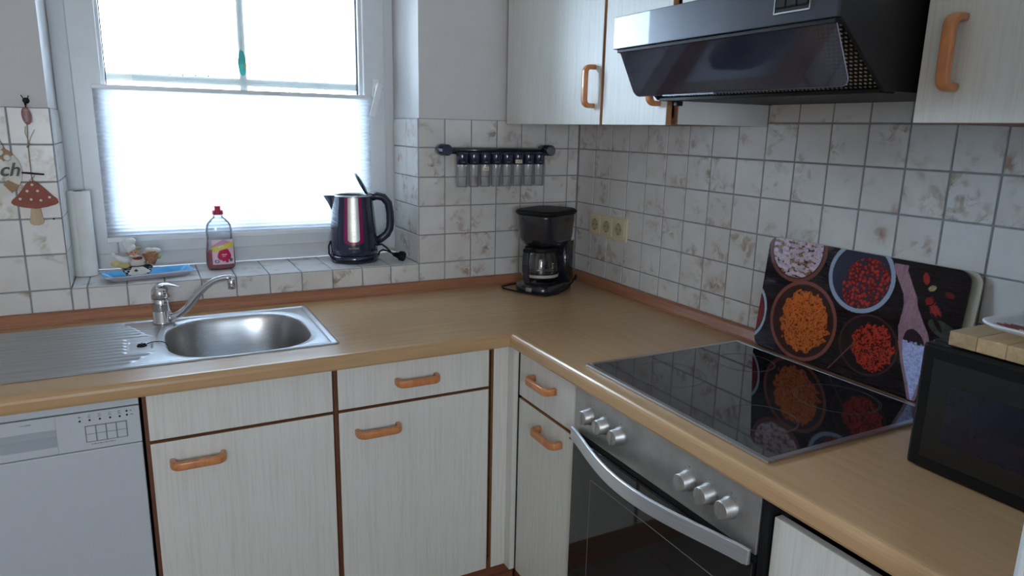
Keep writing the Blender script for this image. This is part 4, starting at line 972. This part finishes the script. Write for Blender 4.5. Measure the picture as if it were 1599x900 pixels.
MB().ball((0.060, -0.010, 0.062), 0.009, 10).build('lemon', 'olive', bk)
MB().ball((0.004, -0.008, 0.090), 0.008, 10, sc=(1.4, 1, 0.7)).build('herbs', 'olive', fg)

# ------------------------------------------------------------------ splash plates
PU, PV = 0.53, 0.30; nu, nv = 425, 241
U, V = np.meshgrid(np.linspace(0, 1, nu), np.linspace(0, 1, nv), indexing='ij')
def vnoise(x, y, seed):
    r = np.random.default_rng(seed).random((256, 256)); xi = np.floor(x).astype(int); yi = np.floor(y).astype(int); fx_ = x-xi; fy_ = y-yi
    fx_ = fx_*fx_*(3-2*fx_); fy_ = fy_*fy_*(3-2*fy_); g = lambda a, b: r[a % 256, b % 256]
    return (g(xi, yi)*(1-fx_)+g(xi+1, yi)*fx_)*(1-fy_)+(g(xi, yi+1)*(1-fx_)+g(xi+1, yi+1)*fx_)*fy_
X_, Y_ = U*PU*100, V*PV*100       # centimetres
n1 = vnoise(X_*2.2, Y_*2.2, 1)*0.34+vnoise(X_*5, Y_*5, 2)*0.36+vnoise(X_*7.7, Y_*7.7, 3)*0.30
C3 = np.zeros((nu, nv, 3)); wood = vnoise(X_*0.35, Y_*4.5, 4)*0.6+vnoise(X_*1.2, Y_*9, 5)*0.4
C3[:] = np.array([0.006, 0.004, 0.007])+wood[..., None]**2*np.array([0.020, 0.012, 0.012])
plank = (np.abs((Y_ % 7.2)-3.6) < 0.09); C3[plank] *= 0.25
def paint(mask, col):
    col = np.asarray(col, dtype=float); C3[mask] = col[mask] if col.ndim == 3 else col
def cells(x, y, s_, seed, r_lo, r_hi, jit=0.9):
    gx = np.floor(x/s_).astype(int); gy = np.floor(y/s_).astype(int); best = np.full(x.shape, 9.0); idb = np.zeros(x.shape); rr = np.random.default_rng(seed).random((256, 256, 3))
    for i in (-1, 0, 1):
        for j in (-1, 0, 1):
            q = rr[(gx+i) % 256, (gy+j) % 256]; d = np.hypot(x-(gx+i+0.5+jit*(q[..., 0]-0.5))*s_, y-(gy+j+0.5+jit*(q[..., 1]-0.5))*s_)/(s_*(r_lo+(r_hi-r_lo)*q[..., 2]))
            m_ = d < best; best = np.where(m_, d, best); idb = np.where(m_, q[..., 2], idb)
    return best, idb
def bowl(u, v, rx, ry, rim, rimcol, inner):
    d = np.hypot((X_-u*53)/rx, (Y_-v*30)/ry); paint(d < 1, rimcol); paint(d < 1-rim, inner); return d
# onion bowl
d = bowl(0.175, 0.93, 9.0, 8.6, 0.10, (0.20, 0.07, 0.05), (0.05, 0.03, 0.03))
b1, i1 = cells(X_*0.6+Y_*0.5, Y_-X_*0.3, 0.8, 11, 0.5, 0.9)
oc = np.stack([0.55+0.25*i1, 0.42+0.2*i1, 0.50+0.2*i1], -1)*(0.55+0.6*n1[..., None]); oc[i1 < 0.25] = (0.30, 0.17, 0.08)
paint((d < 0.86) & (b1 < 0.95) & (n1 > 0.27), oc)
# blue-white bowl at the left edge
d = bowl(-0.05, 0.30, 5.4, 7.6, 0.13, (0.40, 0.45, 0.55), (0.03, 0.02, 0.03)); paint((d < 0.80) & (n1 > 0.4), (0.25, 0.02, 0.02))
# orange powder bowl
d = bowl(0.272, 0.335, 10.2, 10.3, 0.09, (0.24, 0.075, 0.055), (0.045, 0.018, 0.014))
dd = np.hypot((X_-0.285*53)/8.2, (Y_-0.33*30)/8.6)+0.22*(vnoise(X_*0.9, Y_*0.9, 8)-0.5); lit = np.clip(0.35+1.3*n1+0.02*(Y_-8), 0.15, 1.3)
pc = np.stack([0.52*lit, 0.115*lit**1.2, 0.022*lit], -1); pc[n1 < 0.38] *= 0.25; paint(dd < 0.90, pc)
# peppercorn bowl
d = bowl(0.535, 0.81, 8.7, 8.6, 0.12, (0.34, 0.40, 0.52), (0.035, 0.035, 0.06))
b1, i1 = cells(X_, Y_, 0.92, 21, 0.46, 0.60); sh = np.clip(1.15-b1**2, 0, 1)
pc = np.stack([(0.22+0.32*i1)*sh, (0.015+0.03*i1)*sh, (0.015+0.02*i1)*sh], -1)
pm = (d < 0.85) & ((X_-0.57*53)*0.8+4.5 > (Y_-0.80*30)*0.25) & (np.hypot((X_-0.575*53)/6.5, (Y_-0.74*30)/6.8) < 1.0); paint(pm & (b1 < 1.05), pc)
# red spice bowl
d = np.hypot((X_-0.63*53)/7.6, (Y_-0.30*30)/7.2); paint(d < 1.0, (0.055, 0.02, 0.02)); paint(d < 0.93, (0.014, 0.008, 0.01))
dd = np.hypot((X_-0.655*53)/5.6, (Y_-0.295*30)/5.9)+0.25*(vnoise(X_*1.1, Y_*1.1, 9)-0.5)
pc = np.stack([0.40*lit, 0.030*lit, 0.016*lit], -1); pc[n1 < 0.46] *= 0.12; paint(dd < 0.92, pc)
for (ua, va_, ub, vb_, hw, col) in ((0.46, 0.02, 0.57, 0.30, 0.16, (0.16, 0.06, 0.05)),):
    A = np.array([ua*53, va_*30]); B = np.array([ub*53, vb_*30]); L2 = ((B-A)**2).sum(); t_ = np.clip(((X_-A[0])*(B[0]-A[0])+(Y_-A[1])*(B[1]-A[1]))/L2, 0, 1)
    paint(np.hypot(X_-A[0]-t_*(B[0]-A[0]), Y_-A[1]-t_*(B[1]-A[1])) < hw, col)
# scoop
pu = np.interp(V*1.0, [0.0, 0.1, 0.45, 0.60, 0.75, 0.93], [0.868, 0.862, 0.826, 0.800, 0.775, 0.712]); hw = np.interp(V, [0.0, 0.08, 0.25, 0.40, 0.50, 0.58, 0.68, 0.80, 0.96], [0.9, 1.6, 2.9, 3.6, 3.5, 2.6, 1.6, 1.55, 1.7])
sc2 = (np.abs((U-pu)*53) < hw) & (V < 0.965+0*V); sc_col = np.stack([0.36*(0.7+0.5*n1), 0.20*(0.7+0.5*n1), 0.24*(0.7+0.5*n1)], -1); sc_col *= (0.85+0.3*vnoise(X_*3, Y_*0.6, 12))[..., None]
paint(sc2, sc_col)
dO = np.hypot((U-pu)*53/2.5, np.where(V > 0.40, (V-0.40)*30/3.4, 0)); op = (dO < 1) & (V < 0.53) & (np.abs((U-pu)*53) < hw-0.75); paint(op, (0.035, 0.02, 0.03))
b1, i1 = cells(X_, Y_, 0.35, 31, 0.4, 0.8); sa = np.stack([0.30+0.3*i1, 0.34+0.3*i1, 0.62+0.3*i1], -1); paint(op & (V < 0.39+0.05*n1), sa)
# chillies, garlic, leaf
def ell(u, v, rx, ry, ang, col, jag=0.0):
    x = X_-u*53; y = Y_-v*30; c_, s_ = math.cos(ang), math.sin(ang); d = np.hypot((x*c_+y*s_)/rx, (-x*s_+y*c_)/ry)+jag*(n1-0.5); paint(d < 1, np.array(col)[None, None, :]*(0.5+n1[..., None]))
ell(0.828, 0.895, 0.7, 1.3, 0.3, (0.32, 0.03, 0.02)); ell(0.86, 0.835, 0.9, 0.6, 0.5, (0.40, 0.30, 0.14)); ell(0.935, 0.81, 1.1, 0.6, -0.3, (0.12, 0.015, 0.012))
ell(0.858, 0.74, 0.9, 0.9, 0.6, (0.25, 0.02, 0.02), 1.2); ell(0.888, 0.685, 1.5, 1.0, -0.8, (0.36, 0.03, 0.03), 1.6); ell(0.935, 0.56, 3.6, 1.6, -0.35, (0.05, 0.06, 0.045)); ell(0.905, 0.60, 2.4, 0.5, -0.9, (0.015, 0.01, 0.012))
def plate(y0, xb, xt, zb, name, label, front):
    t = thing(name, label, 'splash plate', (xb, y0-PU/2, zb))
    bot = Vector((xb, 0, zb)); topv = Vector((xt, 0, zb+PV)); dv = (topv-bot)/PV; nx = Vector((-dv.z, 0, dv.x))
    rcn = 0.025
    if front:
        uu = U*PU; vv = V*PV
        qx_ = np.abs(uu-PU/2)-(PU/2-rcn); qy_ = np.abs(vv-PV/2)-(PV/2-rcn); dx_ = np.maximum(qx_, 0); dy_ = np.maximum(qy_, 0); L_ = np.hypot(dx_, dy_); o_ = L_ > rcn
        s_ = np.where(o_, rcn/np.maximum(L_, 1e-9), 1)
        uu = np.where(o_, PU/2+np.sign(uu-PU/2)*((PU/2-rcn)+dx_*s_), uu); vv = np.where(o_, PV/2+np.sign(vv-PV/2)*((PV/2-rcn)+dy_*s_), vv)
        P = np.stack([bot.x+dv.x*vv+nx.x*0.0001, y0-uu, bot.z+dv.z*vv], -1)
        MB().grid(P).build('printed_front', 'print', t, color=C3, fix=False)
    pl_ = rsec(PU/2, PV/2, PU/2, PV/2, rcn, 6); nn = len(pl_); v_ = []
    for off_ in (-0.0004, -0.0050):
        for a_, b_ in pl_: v_.append((bot.x+dv.x*b_+nx.x*off_, y0-a_, bot.z+dv.z*b_+nx.z*off_))
    MB().add(v_, [tuple(range(nn))[::-1], tuple(range(nn, 2*nn))]+[(i, (i+1) % nn, nn+(i+1) % nn, nn+i) for i in range(nn)]).build('glass_body', 'blackglass' if front else plain('cream_glass', (0.50, 0.47, 0.36), 0.3), t)
plate(-0.998, -0.046, -0.017, 0.9055, 'splash_plate', 'dark glass splash plate printed with spice bowls, leaning on the tiles behind the hob', True)
plate(-1.018, -0.0385, -0.0095, 0.9057, 'splash_plate', 'cream backed glass plate standing behind the spice print plate', False)

# ------------------------------------------------------------------ microwave, board, dish
mw = thing('microwave', 'black microwave oven standing on the worktop right of the hob', 'microwave', (-0.19, -1.81, 0.9005))
my0, my1, mx0, mx1 = -1.990, -1.640, -0.335, -0.055
for x, y in ((mx0+0.04, my1-0.03), (mx1-0.03, my1-0.03), (mx0+0.04, my0+0.03), (mx1-0.03, my0+0.03)): MB().lathe([(0.010, 0.9003), (0.011, 0.9075)], (x, y, 0), 12).build('foot', 'black', mw)
MB().box(mx0+0.022, mx1, my0, my1, 0.9075, 1.130).build('body', 'mwblack', mw, bevel=0.004)
dm = MB(); dm.box(mx0, mx0+0.021, my0, my1+0.001, 0.903, 1.128); dmo = dm.build('door', 'mwblack', mw, bevel=0.006, seg=3)
fr3 = MB(); fr3.box(mx0-0.0012, mx0, my0+0.02, my1-0.022, 0.925, 1.104); fr3.build('door_panel', plain('door_panel_black', (0.010, 0.010, 0.0095), 0.35), dmo, bevel=0.0008, seg=1)
MB().box(mx0-0.0020, mx0-0.0012, my0+0.02, -1.695, 0.962, 1.065).build('door_window', 'mwwindow', dmo, bevel=0.0006, seg=1)
cbd = thing('cutting_board', 'narrow butcher block cutting board lying on top of the microwave', 'cutting board', (-0.2, -1.83, 1.1305))
t0 = 0
for k in range(7):
    a_ = -1.675-0.0455*k; b_ = a_-0.0452
    mt = grain('board_stave', tuple(c_*(0.85+0.3*((k*37) % 10)/10) for c_ in (0.50, 0.33, 0.16)), tuple(c_*(0.85+0.3*((k*37) % 10)/10) for c_ in (0.66, 0.47, 0.26)), (3, 60, 60), 0.45, bs=0.05)
    MB().box(-0.326, -0.215, b_, a_, 1.1312, 1.1560).build('stave', mt, cbd, bevel=0.001, seg=1)
ds_ = thing('dish', 'shallow square white dish with red streaks on the cutting board', 'dish', (-0.19, -1.838, 1.157))
def sq(h, z, r=0.045): return [(x, y, z) for x, y in rsec(-0.190, -1.838, h, h, r, 8)]
MB().rings([sq(0.070, 1.1565), sq(0.085, 1.160), sq(0.128, 1.1745), sq(0.134, 1.179), sq(0.1345, 1.1815), sq(0.132, 1.1825), sq(0.120, 1.178), sq(0.085, 1.1650), sq(0.05, 1.164, 0.03)]).build('dish_body', 'white', ds_)
sk_ = MB()
for k in range(4):
    sk_.tube([(-0.302+0.009*k+0.030*t_, -1.722-0.006*k-0.030*t_, 1.1795-0.0075*t_-0.0004*k) for t_ in (0, 0.33, 0.66, 1.0)], 0.0011, 6)
sk_.build('streaks', plain('dish_decor', (0.35, 0.12, 0.12), 0.4), ds_)

# ------------------------------------------------------------------ tall white fridge at the right edge
fg2 = thing('fridge', 'tall white fridge at the right edge, standing at the end of the worktop', 'fridge', (-0.35, -2.3, 0))
MB().box(-0.665, -0.03, -2.60, -2.003, 0.03, 1.75).build('body', 'fridge', fg2, bevel=0.004)
MB().box(-0.726, -0.667, -2.60, -2.001, 0.08, 1.745).build('door', 'fridge', fg2, bevel=0.012, seg=4)
for x, y in ((-0.6, -2.05), (-0.6, -2.55), (-0.08, -2.05), (-0.08, -2.55)): MB().lathe([(0.018, 0.0), (0.018, 0.03)], (x, y, 0), 12).build('foot', 'black', fg2)
MB().box(-0.755, -0.726, -2.575, -2.555, 1.0, 1.35).build('handle', 'fridge', fg2, bevel=0.004)

# ------------------------------------------------------------------ wall ornaments on the left
mr = thing('mushroom_ornament', 'red wooden toadstool cut-out with white dots hanging on the left tiles', 'ornament', (-1.779, -0.012, 1.25))
cap = [(-1.724, 1.246), (-1.730, 1.241), (-1.752, 1.234), (-1.779, 1.230), (-1.806, 1.234), (-1.828, 1.241), (-1.834, 1.248), (-1.830, 1.256), (-1.818, 1.267), (-1.806, 1.283), (-1.796, 1.298), (-1.786, 1.306), (-1.776, 1.306), (-1.765, 1.298), (-1.750, 1.281), (-1.736, 1.264), (-1.727, 1.256)]
stm = [(-1.790, 1.236), (-1.793, 1.215), (-1.797, 1.196), (-1.796, 1.188), (-1.786, 1.184), (-1.774, 1.184), (-1.765, 1.188), (-1.764, 1.196), (-1.767, 1.215), (-1.769, 1.236)]
MB().prism(cap, 'y', -0.012, -0.002, 0).build('mushroom_cap', 'mushred', mr, bevel=0.0015)
MB().prism(stm, 'y', -0.009, -0.002).build('mushroom_stem', 'woodlight', mr, bevel=0.0015)
dt = MB()
for x, z in ((-1.781, 1.296), (-1.794, 1.279), (-1.770, 1.279), (-1.812, 1.258), (-1.787, 1.256), (-1.765, 1.253), (-1.744, 1.261)): dt.lathe([(0.0034, -0.0132), (0.0034, -0.012)], (x, 0, z), 12, axis='y')
dt.build('white_dots', 'cream', mr)
MB().tube([(-1.801, -0.012, 1.329), (-1.780, -0.012, 1.327), (-1.750, -0.012, 1.3235)], [0.0022, 0.0028, 0.0022], 8).build('twig', 'twig', mr)
tw = MB().tube([(-1.779, -0.010, 1.304), (-1.780, -0.011, 1.33), (-1.779, -0.010, 1.40), (-1.775, -0.010, 1.46), (-1.772, -0.012, 1.512)], 0.0012, 6)
tw.tube([(-1.777, -0.010, 1.405), (-1.770, -0.010, 1.425), (-1.760, -0.008, 1.444)], 0.0007, 6).tube([(-1.776, -0.010, 1.412), (-1.782, -0.010, 1.435), (-1.780, -0.008, 1.452)], 0.0007, 6).tube([(-1.781, -0.011, 1.396), (-1.775, -0.011, 1.408)], 0.0028, 6)
tw.tube([(-1.786, -0.010, 1.308), (-1.776, -0.010, 1.316), (-1.772, -0.010, 1.322)], 0.0008, 6)
tw.build('twine', 'twine', mr)
hk = thing('wall_hook', 'small dark hook on the wall above the left tiles', 'hook', (-1.772, 0.0, 1.518))
MB().tube([(-1.772, 0.006, 1.520), (-1.772, -0.014, 1.520), (-1.772, -0.020, 1.514), (-1.772, -0.018, 1.508)], 0.0028, 8).lathe([(0.008, 0.0055), (0.008, 0.001), (0.005, -0.001)], (-1.772, 0, 1.520), 16, axis='y').tube([(-1.776, -0.006, 1.524), (-1.781, -0.010, 1.534)], 0.0012, 6).tube([(-1.768, -0.006, 1.524), (-1.764, -0.010, 1.533)], 0.0012, 6).build('hook', 'black', hk)
tg = thing('key_tag', 'red oval tag with white script hanging from the wall hook', 'tag', (-1.772, -0.02, 1.48))
ovl = [(-1.773+0.0105*math.cos(2*PI*k/28)-0.0020*math.sin(2*PI*k/28), 1.480+0.023*math.sin(2*PI*k/28)+0.001*math.cos(2*PI*k/28)) for k in range(28)]
MB().prism(ovl, 'y', -0.023, -0.020).build('tag_body', plain('worn_red', (0.28, 0.05, 0.07), 0.5), tg)
ov2 = [(x_*0.80+(-1.773)*0.20, z_*0.88+1.480*0.12) for x_, z_ in ovl]
MB().prism(ov2, 'y', -0.0235, -0.023).build('tag_face', plain('tag_pink', (0.24, 0.10, 0.11), 0.5), tg)
s2 = MB(); 
for k in range(9): s2.tube([(-1.777+0.001*(k % 2), -0.0238, 1.465+k*0.0036), (-1.771+0.002*((k*3) % 3), -0.0238, 1.467+k*0.0036), (-1.769, -0.0238, 1.4655+k*0.0036)], 0.0006, 5)
s2.build('script_lettering', 'cream', tg)
MB().tube([(-1.772, -0.020, 1.500), (-1.772, -0.018, 1.509)], 0.0018, 6).build('loop', 'black', tg)

sg = thing('round_sign', 'round cream and tan striped wooden sign with grey script at the left edge', 'sign', (-1.873, -0.012, 1.332))
cxx, czz = -1.873, 1.332
def annulus(r0_, r1_, a0_, a1_, y0_, y1_, n=24):
    poly = [(cxx+r1_*math.cos(a0_+(a1_-a0_)*k/n), czz+r1_*math.sin(a0_+(a1_-a0_)*k/n)) for k in range(n+1)]+[(cxx+r0_*math.cos(a1_-(a1_-a0_)*k/n), czz+r0_*math.sin(a1_-(a1_-a0_)*k/n)) for k in range(n+1)]
    return poly
mb = MB()
for k in range(48):
    a0_ = 2*PI*k/48; a1_ = 2*PI*(k+1)/48; mid = (a0_+a1_)/2; deg = math.degrees(mid) % 90
    mi = 1 if 36 < deg < 58 else 0
    mb.prism([(cxx+0.044*math.cos(a0_), czz+0.044*math.sin(a0_)), (cxx+0.073*math.cos(a0_), czz+0.073*math.sin(a0_)), (cxx+0.073*math.cos(a1_), czz+0.073*math.sin(a1_)), (cxx+0.044*math.cos(a1_), czz+0.044*math.sin(a1_))], 'y', -0.010, -0.002, mi)
mb.build('ring', ['cream', 'tan'], sg)
text_part('ch', 0.050, 'lettering', 'greytext', sg, frame_mtx((-1.829, -0.0125, 1.336), (1,0,0.0), (0,0,1), sg), 0.0015, 0.30, 0.0006)
MB().lathe([(0.0060, -0.0150), (0.0085, -0.013), (0.0085, -0.010)], (-1.829, 0, 1.369), 14, axis='y').lathe([(0.0060, -0.0150), (0.0085, -0.013), (0.0085, -0.010)], (-1.844, 0, 1.383), 14, axis='y').build('shell_button', 'cream', sg)
MB().tube([(-1.832, -0.006, 1.39), (-1.850, -0.006, 1.44), (-1.866, -0.006, 1.485)], 0.0012, 6).tube([(-1.905, -0.006, 1.393), (-1.866, -0.006, 1.485)], 0.0012, 6).build('twine', 'twine', sg)
for x in (-1.741,):
    o = MB().lathe([(0.0024, -0.004), (0.0024, -0.0002)], (x, 0, 1.1995), 12, axis='y').build('wall_screw', 'black'); tag(o, 'tiny dark screw in the tile joint right of the toadstool stem', 'screw')

for o in bpy.data.objects:
    if '_local' in o.keys(): del o['_local']
